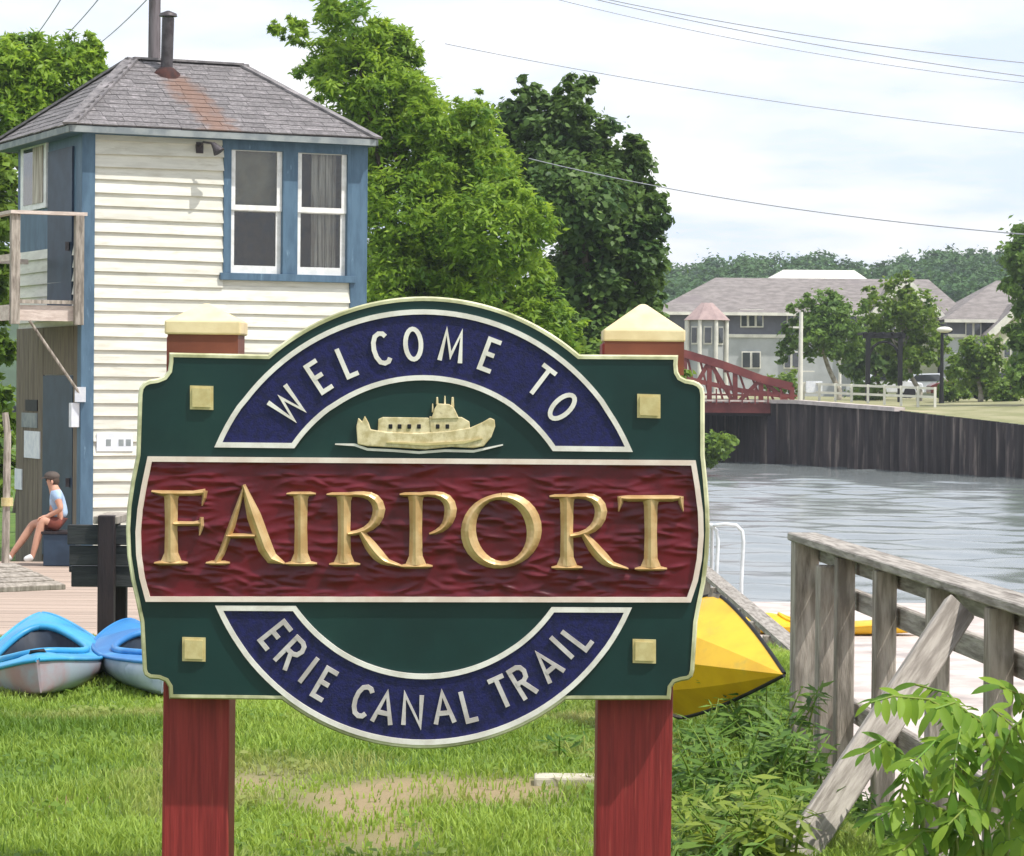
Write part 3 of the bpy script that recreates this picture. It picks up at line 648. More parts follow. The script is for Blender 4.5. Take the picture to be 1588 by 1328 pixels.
# wall lamp with bracket
lu, lz = fu(308, 228)
mb = MB(); mb.tube([h(lu, -.03, lz), h(lu, -.2, lz + .05), h(lu + .1, -.3, lz + .03)], .016, 6); lamp = part('wall_lamp', mb, m_flue, house)
mb = MB(); mb.tube([h(lu + .1, -.3, lz + .03), h(lu + .13, -.33, lz - .02), h(lu + .17, -.36, lz - .09)], [.03, .05, .085], 10); part('lamp_shade', mb, m_flue, lamp)
mb = MB(); hbox(mb, lu - .05, lu + .05, -.055, -.02, lz - .09, lz + .06); part('lamp_bracket', mb, m_flue, lamp)
# roof
OV = .30
e0 = h(-OV, -OV, ZE - .03); e1 = h(HW + .09, -OV, ZE - .03); e2 = h(HW + .09, HL + OV, ZE - .03); e3 = h(-OV, HL + OV, ZE - .03)
pr0 = onplane(205, 92, h(0, HL / 2, 0), V); pr1 = onplane(375, 104, h(0, HL / 2, 0), V)
rz = (pr0.z + pr1.z) / 2; r0 = h((pr0 - HO).dot(U), HL / 2, rz); r1 = h((pr1 - HO).dot(U), HL / 2, rz)
mb = MB(); dn = Vector((0, 0, -.09))
mb.add([e0, e1, e2, e3, r0, r1], [(0, 1, 5, 4), (1, 2, 5), (2, 3, 4, 5), (3, 0, 4), (3, 2, 1, 0)]); roof = part('roof', mb, m_roofbase, house)
mb = MB(); E = [e0, e1, e2, e3]
for a, b in zip(E, E[1:] + E[:1]):
    o_ = (b - a).normalized().cross(Z); mb.hexa([a + dn - o_ * .03, b + dn - o_ * .03, b + dn, a + dn], [a - o_ * .03 - Z * .004, b - o_ * .03 - Z * .004, b - Z * .004, a - Z * .004])
part('fascia', mb, m_fascia, roof)
mb = MB(); mb.add([e0 + dn * .9, e1 + dn * .9, e2 + dn * .9, e3 + dn * .9], [(0, 1, 2, 3)]); part('soffit', mb, m_hblue, roof)
me_sh = unit_box_mesh('shingle', m_shingle); me_shr = unit_box_mesh('shingle', m_shingle_r)
flue_uv = None
pf = onplane(258, 112, h(0, HL / 2 - .35, 0), V); fluep = pf
def rust_stain(m):
    t = m.node_tree; L = t.links.new; b = t.nodes['Principled BSDF']; src = b.inputs['Base Color'].links[0].from_socket
    def mth(op, a, c=None, **k):
        n = t.nodes.new('ShaderNodeMath'); n.operation = op
        for q, v_ in enumerate((a, c)):
            if v_ is None: continue
            if isinstance(v_, (int, float)): n.inputs[q].default_value = v_
            else: L(v_, n.inputs[q])
        return n.outputs[0]
    g = t.nodes.new('ShaderNodeNewGeometry'); sb = t.nodes.new('ShaderNodeVectorMath'); sb.operation = 'SUBTRACT'; L(g.outputs['Position'], sb.inputs[0]); sb.inputs[1].default_value = tuple(fluep)
    dt = t.nodes.new('ShaderNodeVectorMath'); dt.operation = 'DOT_PRODUCT'; L(sb.outputs[0], dt.inputs[0]); dt.inputs[1].default_value = tuple(U)
    dv = t.nodes.new('ShaderNodeVectorMath'); dv.operation = 'DOT_PRODUCT'; L(sb.outputs[0], dv.inputs[0]); dv.inputs[1].default_value = tuple(V)
    sx = t.nodes.new('ShaderNodeSeparateXYZ'); L(sb.outputs[0], sx.inputs[0]); below = mth('MULTIPLY', sx.outputs['Z'], -1.0)
    nz = t.nodes.new('ShaderNodeTexNoise'); nz.inputs['Scale'].default_value = 5.0; nz.inputs['Detail'].default_value = 6; L(g.outputs['Position'], nz.inputs['Vector'])
    wob = mth('MULTIPLY', mth('SUBTRACT', nz.outputs['Fac'], .5), .55)
    off = mth('ABSOLUTE', mth('ADD', mth('SUBTRACT', dt.outputs['Value'], mth('ADD', mth('MULTIPLY', below, .22), .06)), wob))
    mr = t.nodes.new('ShaderNodeMapRange'); mr.interpolation_type = 'SMOOTHSTEP'; mr.inputs['From Min'].default_value = .34; mr.inputs['From Max'].default_value = .06; L(off, mr.inputs['Value'])
    on = t.nodes.new('ShaderNodeMapRange'); on.inputs['From Min'].default_value = .02; on.inputs['From Max'].default_value = .12; L(below, on.inputs['Value'])
    fr_ = mth('LESS_THAN', dv.outputs['Value'], .1)
    f = mth('MULTIPLY', mth('MULTIPLY', mr.outputs['Result'], on.outputs['Result']), mth('MULTIPLY', fr_, .75))
    mx_ = t.nodes.new('ShaderNodeMix'); mx_.data_type = 'RGBA'; L(f, mx_.inputs['Factor']); L(src, mx_.inputs['A']); mx_.inputs['B'].default_value = (*srgb(128, 98, 82), 1); L(mx_.outputs['Result'], b.inputs['Base Color'])
rust_stain(m_shingle)
def shingles(A, B, C, D, e=.14, wd=.30):
    """slope A,B along the eave; D,C along the ridge"""
    X = (B - A).normalized(); mid = (C + D) / 2; n = X.cross(mid - A).normalized(); Yd = n.cross(X); H = (D - A).dot(Yd); k = int(H / e)
    for r_ in range(k + 1):
        y0 = r_ * e; y1 = min(H, y0 + e * 1.5); t = min(1, (y0 + e * .4) / H)
        xl = (D - A).dot(X) * t; xr = (B - A).length - ((B - A).length - (C - A).dot(X)) * t
        x = xl + (-(wd * .5) if r_ % 2 else 0)
        while x < xr - .02:
            w_ = wd * rng.uniform(.8, 1.2); a = max(x, xl); b_ = min(x + w_, xr)
            if b_ - a > .03:
                c = A + X * ((a + b_) / 2) + Yd * ((y0 + y1) / 2) + n * (.012 + .004 * rng.random())
                tilt = .055; Yt = (Yd - n * tilt).normalized(); Nt = X.cross(Yt)
                rel = c - fluep; rust = rng.random() < .62 * math.exp(-((rel.dot(X) - .12 + .16 * rel.dot(Yd)) / .30) ** 2) and rel.dot(Yd) < .05 and X.dot(U) > .9
                piece('shingle', me_sh, roof, basis(X * (b_ - a - .006), Yt * (y1 - y0), Nt * .016, c + Yd * rng.normal(0, .006)))
            x += w_
shingles(e0, e1, r1, r0); shingles(e3, e0, r0, r0 + (r0 - r0) + (e3 - e0) * 0.0)
mb = MB()
for a, b in ((r0, r1), (e0, r0), (e1, r1), (e3, r0), (e2, r1)): mb.beam(a + Z * .02, b + Z * .02, .2, .03)
part('ridge_cap', mb, m_shingle, roof)
# flue
zf = fluep.z - .1
s_ = (FPX / fluep.y)
top = P(259, 28, fluep.y).z
mb = MB(); mb.tube([(fluep.x, fluep.y, zf), (fluep.x + .02, fluep.y, top)], 9.5 / s_, 12); fl = part('flue', mb, m_flue, house)
mb = MB(); mb.tube([(fluep.x + .02, fluep.y, top + .02), (fluep.x + .02, fluep.y, top + .06), (fluep.x + .02, fluep.y, top + .10)], [.13, .12, .02], 12)
for a in range(3): mb.tube([(fluep.x + .02 + .07 * math.cos(a * 2.1), fluep.y + .07 * math.sin(a * 2.1), top - .05), (fluep.x + .02 + .07 * math.cos(a * 2.1), fluep.y + .07 * math.sin(a * 2.1), top + .03)], .01, 5)
part('flue_cap', mb, m_flue, fl)
mb = MB(); mb.tube([(fluep.x, fluep.y, zf - .12), (fluep.x, fluep.y, zf + .08), (fluep.x, fluep.y, zf + .16)], [.23, .2, .1], 12); part('flashing', mb, m_rust, fl)
# left side: blue boarding, window, doors
def lpart(name, px0, py0, px1, py1, v_in, v_out, mat, parent=house, bevel=0):
    a, z1 = lv(px0, py0); b, z0 = lv(px1, py1); a2 = max(min(a, b), .135); b2 = min(max(a, b), HL)
    return part(name, hbox(MB(), -v_out, -v_in, a2, b2, z0, z1), mat, parent, bevel=bevel)
part('side_trim', hbox(MB(), -.02, .0, .14, HL, 3.45, ZE - .1), m_hblue, house)
z = 2.5
while z < 3.4: lap(.14, HL, z, 0, 'L'); z += pit
swin = lpart('window', 38, 226, 77, 322, 0.021, .055, m_sash)
a, z1 = lv(43, 234); b, z0 = lv(73, 314)
part('pane', hbox(MB(), -.062, -.057, min(a, b), max(a, b), z0, z1), m_glass, swin); part('curtain', hbox(MB(), -.068, -.064, min(a, b), min(a, b) + abs(b - a) * .5, z0, z1), m_curtain, swin)
dv0, dz1 = lv(80, 215); dv1, dz0 = lv(116, 470)
d1 = part('door', hbox(MB(), -.05, -.021, dv1, dv0, 2.55, 4.85), m_hdark, house); part('handle', MB().box(h(-.08, dv1 + .1, 3.5), (.05, .05, .12)), m_flue, d1)
gv0 = lv(70, 650)[0]; gv1 = lv(116, 650)[0]
v = .14; 
while v < HL - .05:
    v2 = min(v + .25, HL)
    if not (v2 > gv1 and v < gv0 - .05): part('plank', hbox(MB(), -.03, -.001, v, v2 - .012, -.92, 2.42), m_beige, wall)
    v += .25
d2 = part('door', hbox(MB(), -.035, -.002, gv1, gv0, -.75, 1.75), m_hdark, house); part('handle', MB().box(h(-.06, gv1 + .12, .3), (.05, .05, .12)), m_flue, d2)
part('door_header', hbox(MB(), -.03, -.001, gv1, gv0, 1.76, 2.42), m_beige, house)
for (x0, y0, x1, y1, mt) in ((42, 668, 66, 712, m_paper), (38, 640, 62, 664, m_fascia), (44, 620, 62, 638, m_black), (22, 726, 38, 760, m_paper)):
    lpart('notice', x0, y0, x1, y1, .031, .045, mt)
a, z1 = fu(150, 672, .05); b, z0 = fu(206, 700, .05)
nb = part('notice', hbox(MB(), a, b, -.055, -.04, z0, z1), m_paper, house)
for q in (.25, .6, .8): part('print', hbox(MB(), a + (b - a) * q, a + (b - a) * q + .07, -.058, -.0555, z0 + .07, z0 + .16), m_fascia, nb)
a, z1 = fu(111, 625, .07); b, z0 = fu(122, 663, .07); part('electric_box', hbox(MB(), -.17, -.055, -.02, .1, z0, z1), m_paper, house, bevel=.006)
# balcony on the left side
BU = 1.0; BV = 2.3
zf0 = P(80, 498, 37.8).z; zf1 = P(80, 474, 37.8).z; zr = P(80, 334, 37.8).z
bal = part('balcony', hbox(MB(), -BU, -.03, 0.0, BV, zf1 - .07, zf1 - .02), m_weather, house)
part('fascia_board', hbox(MB(), -BU + .02, -.06, -.03, 0, zf0, zf1), m_pine, bal); part('fascia_board', hbox(MB(), -BU - .03, -BU, -.03, BV, zf0, zf1), m_pine, bal)
for (u, v) in ((-BU + .04, -.05), (-.1, -.09), (-BU + .04, BV - .05)):
    part('post', hbox(MB(), u - .06, u + .06, v - .05, v + .05, zf0 - .05, zr), m_weather, bal, bevel=.006)
part('rail', hbox(MB(), -BU - .04, .0, -.14, -.02, zr, zr + .045), m_pine, bal); part('rail', hbox(MB(), -BU - .04, -BU + .08, -.02, BV, zr, zr + .045), m_pine, bal)
zm_ = P(100, 398, 37.8).z; part('rail', hbox(MB(), -BU + .10, -BU + .13, 0, BV, zm_ - .05, zm_ + .04), m_pine, bal)
part('rail', hbox(MB(), -BU + .1, -.16, BV - .1, BV - .05, zm_ - .02, zm_ + .05), m_pine, bal)
part('rail', hbox(MB(), -BU + .1, -.16, -.07, -.03, zf1 + .02, zf1 + .07), m_weather, bal)
pa = h(-BU + .25, -.02, zf0); pb_ = h(-.06, -.06, P(125, 612, 37.9).z)
part('strut', MB().tube([pa, pb_], .022, 6), m_weather, bal)
part('strut_plate', MB().box(pb_, (.14, .05, .2)), m_paper, bal)

# wooden deck in front of the house, plank by plank
dk = part('deck', MB().box((-6.2, 31.0, -.835), (9.4, 14.4, .12)), m_darkpost, base=(-6.2, 31, -.9), kind='structure')
me_pl = unit_box_mesh('plank', m_deck); y = 24.0; 
while y < 38.0:
    piece('plank', me_pl, dk, basis(Vector((9.4, 0, 0)), Vector((0, .225, 0)), Vector((0, 0, .04)), Vector((-6.2 + rng.normal(0, .02), y, -.772 + .003 * rng.random())))); y += .24

# ================================================================== PERSON seated by the door
PD = 37.2
pbase = P(70, 868, PD)
person = thing('person', pbase, 'person in pale blue shirt and cap seated on a box by the house', 'person')
m_skin = M('skin', srgb(206, 158, 134), srgb(190, 140, 118), rough=.55)
def pj(px, py, dd=0): return P(px, py, PD + dd) 
def skin_obj(name, V_, Ed, Rd, mat, parent, rootv=0, sub=2):
    off = BASE[person.name]; me = bpy.data.meshes.new(name); me.from_pydata([v - off for v in V_], Ed, []); me.materials.append(mat)
    o = link(name, me, parent); sm = o.modifiers.new('skin', 'SKIN'); sm.use_smooth_shade = True
    for i, sv in enumerate(me.skin_vertices[0].data):
        sv.radius = Rd[i] if hasattr(Rd[i], '__len__') else (Rd[i], Rd[i]); sv.use_root = (i == rootv)
    ss = o.modifiers.new('sub', 'SUBSURF'); ss.levels = sub; ss.render_levels = sub
    return o
pel = pj(93, 812); spn = pj(91, 790); che = pj(89, 772); nek = pj(84, 757); hed = pj(79, 746); crn = pj(80, 738)
Vp = [pel, spn, che, nek, hed, crn, pj(72.5, 748)]
Ep = [(0, 1), (1, 2), (2, 3), (3, 4), (4, 5), (4, 6)]; Rp = [(.14, .12), (.125, .105), (.14, .105), .052, (.085, .078), (.088, .078), .018]
def limb(base, pts, rad):
    prev = base
    for p, r_ in zip(pts, rad): Vp.append(p); Rp.append(r_); Ep.append((prev, len(Vp) - 1)); prev = len(Vp) - 1
    return prev
for sd in (-1, 1):
    dd = sd * .17
    sh = limb(2, [pj(87, 767, dd), pj(95 if sd < 0 else 90, 790, dd * 1.2), pj(74, 801, dd * .9)], [.055, .042, .030])
    palm = limb(sh, [pj(67, 804, dd * .8)], [.032])
    for q in range(4): limb(palm, [pj(61 - (q == 1) * 1, 803 + q * .8, dd * .8 + (q - 1.5) * .024), pj(58 + (q in (0, 3)), 808 + q * .6, dd * .8 + (q - 1.5) * .026)], [.010, .008])
    limb(palm, [pj(66, 808, dd * .8 - .045), pj(62, 811, dd * .8 - .05)], [.011, .009])
    kn = limb(0, [pj(88, 813, dd * .6), pj(66 if sd < 0 else 52, 806 if sd < 0 else 812, dd * .9)], [.088, .062])
    an = limb(kn, [pj(58 if sd < 0 else 36, 836, dd * .9), pj(51 if sd < 0 else 18, 860, dd * .9)], [.056, .036])
    limb(an, [pj(50 if sd < 0 else 17, 866, dd * .9), pj(40 if sd < 0 else 7, 867, dd * .9)], [.036, .026])
body = skin_obj('body', Vp, Ep, Rp, m_skin, person)
def wear(name, V_, Rd, Ed, mat): return skin_obj(name, V_, Ed, Rd, mat, person)
A_ = pj(87, 767, -.17); B_ = pj(87, 767, .17)
wear('shirt', [pj(93, 806), spn, che, pj(86, 761), A_, pj(92, 780, -.19), B_, pj(89, 780, .19)], [(.155, .135), (.142, .12), (.155, .12), .068, .068, .064, .068, .064], [(0, 1), (1, 2), (2, 3), (2, 4), (4, 5), (2, 6), (6, 7)], M('shirt_blue', srgb(176, 200, 226), srgb(150, 176, 208), rough=.8, scale=8))
wear('shorts', [pj(93, 813), pj(93, 805), pj(86, 812, -.11), pj(70, 808, -.15), pj(84, 813, .11), pj(58, 811, .15)], [(.16, .135), (.15, .13), .11, .088, .11, .09], [(0, 1), (0, 2), (2, 3), (0, 4), (4, 5)], M('shorts_brown', srgb(120, 62, 50), srgb(96, 50, 44), rough=.85, scale=8))
for sd in (-1, 1):
    dd = sd * .153; x = 50 if sd < 0 else 17
    wear('shoe', [pj(x + 2, 862, dd), pj(x - 4, 866, dd), pj(x - 14, 868, dd)], [(.055, .05), (.055, .05), (.05, .034)], [(0, 1), (1, 2)], M('shoe_white', srgb(226, 226, 224), srgb(204, 204, 204), rough=.6))
mb = MB(); mb.ball(pj(80.5, 738.5), .104, 14, 8, (1.0, .95, .62)); capo = part('cap', mb, M('cap_brown', srgb(92, 82, 76), srgb(72, 64, 60), rough=.8), person)
mb = MB(); mb.beam(pj(76, 739.5), pj(63, 742), .17, .018); part('visor', mb, MATS['cap_brown'], capo)
mb = MB(); mb.ball(pj(84, 746), .088, 12, 8, (.8, .98, .95)); part('hair', mb, M('hair_brown', srgb(74, 58, 48), srgb(56, 44, 38), rough=.8), person)
for sd in (-1, 1):
    mb = MB(); mb.ball(pj(72.0, 744.6, sd * .034), .012, 8, 6); part('eye', mb, m_black, person)
    mb = MB(); mb.ball(pj(80.5, 748, sd * .086), .026, 8, 6, (.7, .4, 1.1)); part('ear', mb, m_skin, person)
mb = MB(); mb.beam(pj(71.2, 752.2, -.022), pj(71.2, 752.2, .022), .012, .008); part('mouth', mb, M('lips', srgb(150, 90, 84)), person)
sb0 = P(92, 870, PD)
bx = thing('box_seat', (sb0.x, PD, -.75), 'dark navy wooden box that the seated person sits on', 'box')
zt = P(92, 824, PD).z
part('body', MB().box((sb0.x + .03, PD + .05, (zt - .75) / 2 - .01), (.42, .5, zt + .75 - .04)), m_hdark, bx, bevel=.008)
part('lid', MB().box((sb0.x + .03, PD + .05, zt - .012), (.47, .55, .034)), m_darkpost, bx, bevel=.006)
# mooring post at the deck's edge
q = P(8, 875, 35.5); tp = P(8, 640, 35.5)
mp_ = thing('wooden_piling', (q.x, 35.5, -.92), 'grey wooden piling with a yellowish rope collar beside the house', 'piling')
part('shaft', MB().tube([(q.x, 35.5, -.92), (q.x + .02, 35.5, 1.0), (tp.x, 35.5, tp.z)], [.05, .045, .04], 12), m_weather, mp_)
part('collar', MB().tube([(q.x + .02, 35.5, P(8, 785, 35.5).z), (q.x + .02, 35.5, P(8, 772, 35.5).z)], .075, 12), m_square, mp_)

# ================================================================== BENCHES
bd = 18.3; sB = px_per_m(bd)
b0 = P(170, 1000, bd)
bench = thing('park_bench', (P(190, 1000, bd).x, bd, 0), 'dark stained park bench with its plank back turned, next to the sign', 'bench')
xl = P(105, 860, bd).x; xr = xl + 1.55
for k, (y0, y1) in enumerate(((814, 845), (846.5, 877), (878.5, 911))):
    za = P(150, y0, bd).z; zb = P(150, y1, bd).z; part('back_plank', MB().box(((xl + xr) / 2 + .01 * k, bd + .02 * k, (za + zb) / 2), (xr - xl, .045, za - zb)), m_dark, bench, bevel=.006)
for x in (P(167, 950, bd).x, P(167, 950, bd).x + 1.05):
    part('leg', MB().box((x, bd - .06, .39), (.105, .09, .82)), m_darkpost, bench, bevel=.006)
    part('leg', MB().box((x, bd + .52, .2), (.105, .09, .44)), m_darkpost, bench, bevel=.006)
    part('seat_bearer', MB().box((x, bd + .25, .385), (.09, .46, .07)), m_darkpost, bench)
for k in range(3): part('seat_plank', MB().box(((xl + xr) / 2, bd + .12 + .16 * k, .445), (xr - xl, .14, .04)), m_dark, bench, bevel=.006)
za = P(175, 803, bd + .3).z; part('armrest', MB().box((P(176, 803, bd + .3).x, bd + .24, za), (.16, .6, .05)), m_weather, bench, bevel=.005)
part('armrest_post', MB().box((P(170, 803, bd + .3).x, bd + .5, za / 2 + .2), (.08, .07, za - .42)), m_darkpost, bench)
# weathered picnic table at the edge
td = 19.0; tb = P(5, 975, td)
tab = thing('slatted_bench', (tb.x - .6, td, lawn_z(0, td)), 'weathered grey slatted bench on dark legs near the deck', 'bench')
zt = P(20, 893, td).z; ang = R(38); X = Vector((math.cos(ang), math.sin(ang), 0)); Y = Vector((-math.sin(ang), math.cos(ang), .15)).normalized(); tip = P(62, 890, td)
cT = Vector((tip.x, td, zt)) - X * .85 - Y * .0
for k in range(5): part('slat', MB().box(cT + Y * (-.30 + k * .15), (1.7, .115, .035), X, Y, Z), m_weather, tab, bevel=.005)
for sx in (-.55, .28):
    part('bearer', MB().box(cT + X * sx - Z * .06, (.09, .8, .07), X, Y, Z), m_darkpost, tab)
    for sy in (-.28, .28):
        c = cT + X * sx + Y * sy; gz = lawn_z(c.x, c.y); part('leg', MB().box(Vector((c.x, c.y, (zt - .09 + gz) / 2)), (.1, .1, zt - .09 - gz), X, Y, Z), m_darkpost, tab, bevel=.005)

# ================================================================== KAYAKS
def kayak(name, bow, ax, L, Bm, Hh, roll, label, deckmat, hullmat, tipmat=None, cockpit=(.30, .52), group=None, cat='kayak', rocker=.10, coam=None, crest=.06):
    """bow point on the ground, ax = unit direction from bow to stern"""
    ax = Vector(ax).normalized(); side = ax.cross(Z).normalized()
    rt = thing(name, bow, label, cat, group); T = Matrix.Rotation(roll, 3, ax)
    ns = 88; nc = 40
    def w_(t): return Bm / 2 * max(0.02, (math.sin(math.pi * min(1, max(0, t)) ** .86)) ** .62)
    def kz(t): return rocker * (abs(2 * t - 1) ** 3.0)
    def pos(t, s, zz):
        p = Vector((0, 0, 0)) + side * s + Z * zz; p = T @ (p - Z * (Hh * .4)) + Z * (Hh * .4); return Vector(bow) + ax * (t * L) + p
    cA, cB = cockpit
    cm = (cA + cB) / 2; ch = (cB - cA) / 2
    hull = MB(); deck = MB(); hv = []; dv = []; inner = MB(); qs = []
    for i in range(ns + 1):
        t = i / ns; w = w_(t); k = kz(t); hs = Hh * (.38 + .38 * abs(2 * t - 1) ** 2.2); 
        for j in range(nc + 1):      # hull: from one sheer to the other under the boat
            a = math.pi * j / nc; c = math.cos(a); s = math.sin(a)
            hv.append(pos(t, w * math.copysign(abs(c) ** .55, c), k + (hs - k) * (1 - s ** .8)))
        for j in range(nc + 1):      # deck: crowned, with the cockpit well let in
            c = -1 + 2 * j / nc; zz = hs + (crest + .10 * math.exp(-((t - cB - .06) / .12) ** 2)) * (1 - abs(c) ** 1.7) * min(1, w / (Bm * .25))
            q = ((t - cm) / ch) ** 2 + (c * w / (Bm * .34)) ** 2
            qs.append(q)
            if q < 1: zz -= (Hh * .62) * min(1, (1 - q) * 3.2)
            dv.append(pos(t, w * c, zz))
    g = lambda n_: [(i * (n_ + 1) + j, i * (n_ + 1) + j + 1, (i + 1) * (n_ + 1) + j + 1, (i + 1) * (n_ + 1) + j) for i in range(ns) for j in range(n_)]
    hull.add(hv, g(nc), True); deck.add(dv, [f for f in g(nc) if min(qs[a] for a in f) >= 1], True); inner.add(dv, [f for f in g(nc) if min(qs[a] for a in f) < 1], True)
    hull.add(hv[:nc + 1], [tuple(range(nc + 1))]); hull.add(hv[-nc - 1:], [tuple(range(nc + 1))])
    part('hull', hull, hullmat, rt); dk_ = part('deck', deck, deckmat, rt)
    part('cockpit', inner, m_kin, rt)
    seam = MB(); seam.tube([pos(i / ns, w_(i / ns) * 1.0, Hh * (.38 + .38 * abs(2 * i / ns - 1) ** 2.2)) for i in range(ns + 1)], .012, 6); seam.tube([pos(i / ns, -w_(i / ns), Hh * (.38 + .38 * abs(2 * i / ns - 1) ** 2.2)) for i in range(ns + 1)], .012, 6)
    part('seam', seam, deckmat, rt)
    cp = []
    for q in range(33):
        a = 2 * math.pi * q / 32; t = cm + ch * math.cos(a) * 1.03; s = Bm * .345 * math.sin(a); w = w_(t); c = min(1, abs(s) / max(.01, w))
        hs = Hh * (.38 + .38 * abs(2 * t - 1) ** 2.2); cp.append(pos(t, s, hs + (crest + .10 * math.exp(-((t - cB - .06) / .12) ** 2)) * (1 - c ** 1.7) + .012))
    part('coaming', MB().tube(cp, .02, 8, cap=False), coam or deckmat, rt)
    well = MB(); well.add([pos(cm + ch * .9 * math.cos(2 * math.pi * q / 20), Bm * .30 * math.sin(2 * math.pi * q / 20), Hh * .30) for q in range(20)], [tuple(range(20))]); part('seat_well', well, m_black, rt)
    hd = MB(); tt = .07; hb = Hh * (.38 + .38 * abs(2 * tt - 1) ** 2.2) + crest * .5; hd.tube([pos(tt, -.05, hb - .01), pos(tt - .012, -.03, hb + .035), pos(tt - .012, .03, hb + .035), pos(tt, .05, hb - .01)], .012, 6); part('carry_handle', hd, m_black, rt)
    if tipmat:
        tm = MB(); vs = []
        for i in range(6):
            t = i / 44 * .9; w = w_(t) * 1.06 + .004; k = kz(t) - .004; hs = Hh * (.38 + .38 * abs(2 * t - 1) ** 2.2)
            for j in range(13):
                a = math.pi * 2 * j / 12; vs.append(pos(t, w * math.cos(a), (k + hs + .05) / 2 + (hs - k + .05) / 2 * 1.04 * math.sin(a)))
        tm.add(vs, [(i * 13 + j, i * 13 + j + 1, (i + 1) * 13 + j + 1, (i + 1) * 13 + j) for i in range(5) for j in range(12)], True); tm.add(vs[:12], [tuple(range(12))]); part('bow_tip', tm, tipmat, rt)
    return rt
bw = onz(62, 1090, 0.0)
kayak('kayak', (bw.x, bw.y, -.03), (-.16, 1, 0), 3.0, .74, .33, R(-6), 'light blue kayak with open cockpit and pinkish white hull on the lawn', m_kblue, m_kpink, cockpit=(.24, .56), rocker=.08, coam=m_kblue)
bw = onz(250, 1092, 0.0)
kayak('kayak', (bw.x, bw.y + .1, -.03), (-.20, 1, 0), 2.9, .60, .29, R(14), 'deeper blue kayak with white bow tip lying half behind the sign', m_kblue2, m_khull, m_khull, cockpit=(.26, .5), rocker=.08)
# yellow boat lying on its side, keel to the lawn
yb0 = P(1216, 1046, 12.5)
yb = thing('canoe', (yb0.x - .5, yb0.y + .6, 0), 'yellow canoe tipped on its side in the weeds behind the sign', 'canoe')
axd = Vector((-.45, .89, 0)).normalized(); nrmd = Vector((-axd.y * -1, 0, 0)); fr = axd.cross(Z); fr = fr if fr.y < 0 else -fr
L_ = 1.9; ns = 40; prof = [(1, 0), (.42, .80), (-.08, 1.0), (-.58, .62), (-1, 0)]
def yw(t): return 1 - (1 - min(t, 1 - t) / .5) ** 1.22
hv = []; inn = []
zc = yb0.z
for i in range(ns + 1):
    t = i / ns; w = .285 * yw(t) + .004; dpt = .24 * yw(t) + .01
    c = Vector(yb0) + axd * (t * L_); c.z = zc - .0 + (.385 - zc) * min(1, t * 3)
    tilt = .30
    for (a, b) in prof: hv.append(c + Z * (a * w + tilt * b * dpt * .3) + fr * (b * dpt * 1.0 - .12 * yw(t) - a * w * .35))
    
k = len(prof)
mb = MB()
for grp in ((0, 1), (1, 2), (2, 3), (3, 4)):      # soft strakes that meet in hard chines
    kk = len(grp); mb.add([hv[i * k + j] for i in range(ns + 1) for j in grp], [(i * kk + j, i * kk + j + 1, (i + 1) * kk + j + 1, (i + 1) * kk + j) for i in range(ns) for j in range(kk - 1)], True)
hull = part('hull', mb, m_yellow, yb)
part('gunwale', MB().tube([hv[i * k] for i in range(ns + 1)], .009, 8), m_black, yb); part('gunwale', MB().tube([hv[i * k + k - 1] for i in range(ns + 1)], .009, 8), m_black, yb)
part('thwart', MB().beam(hv[20 * k], hv[20 * k + k - 1], .1, .03), m_weather, yb)
# yellow kayak out on the dock
yd = onz(1430, 986, -1.35)
kayak('kayak', (yd.x, yd.y, -1.35), (-1, .10, 0), 3.1, .62, .26, 0, 'yellow kayak lying on the pale concrete dock by the water', m_yellow, m_yellow, cockpit=(.34, .56), crest=.05, rocker=.05)
# loose concrete slab in the grass
sA = onz(832, 1222, 0); part('concrete_slab', MB().box((sA.x + .14, sA.y + .06, .015), (.30, .15, .06)), m_slab, bevel=.01, base=(sA.x + .14, sA.y + .06, 0), label='small pale concrete slab sunk in the grass beside the right red post', cat='slab')

# ================================================================== FENCE ALONG THE DROP
ZT = .84
FA = onz(1240, 836, ZT); FB = onz(1588, 946, ZT); fd = (FB - FA).normalized(); FN = Vector((-fd.y, fd.x, 0)); FN = FN if FN.x < 0 else -FN
fence = thing('timber_fence', (FA.x, FA.y, 0), 'weathered grey timber fence with a diagonal brace above the dock', 'fence')
def fpt(px):   # point of the cap line under pixel column px
    best = None
    n = Vector((fd.y, -fd.x, 0)); r_ = ray(px, 900); n2 = Vector((r_.y, -r_.x, 0)); den = fd.dot(n2); t = (CAM - FA).dot(n2) / den; return FA + fd * t
far_end = fpt(1243); near_end = FB + fd * 3.2
mbp = [1310, 1372, 1455, 1550, 1668]
for k, px in enumerate(mbp):
    p = fpt(px); w_ = .09 + .008 * (k % 2); part('post', MB().box((p.x, p.y, .07), (w_, w_, 1.50), fd, FN, Z), m_weather, fence, bevel=.008)
for t in (1.2, 2.3):
    p = fpt(1668) + fd * t; part('post', MB().box((p.x, p.y, .07), (.11, .11, 1.50), fd, FN, Z), m_weather, fence, bevel=.008)
p = fpt(1248); part('corner_post', MB().box((p.x, p.y, .04), (.15, .13, 1.6), fd, FN, Z), m_weather, fence, bevel=.01)
p = fpt(1282); part('corner_post', MB().box((p.x, p.y - .02, .0), (.13, .10, 1.5), fd, FN, Z), m_weather, fence, bevel=.01)
def frail(name, z, w, hh, off, a=None, b=None, mat=m_weather_h):
    a = a or far_end; b = b or near_end; X = fd; c = (a + b) / 2; Lr = (b - a).length
    mb = MB(); mb.box((0, 0, 0), (w, Lr, hh)); me = mesh_of(name, mb, mat); o = piece(name, me, fence, basis(FN * -1 if False else fd.cross(Z), fd, Z, Vector((c.x, c.y, z)) + FN * off)); bv = o.modifiers.new('bevel', 'BEVEL'); bv.width = .006; return o
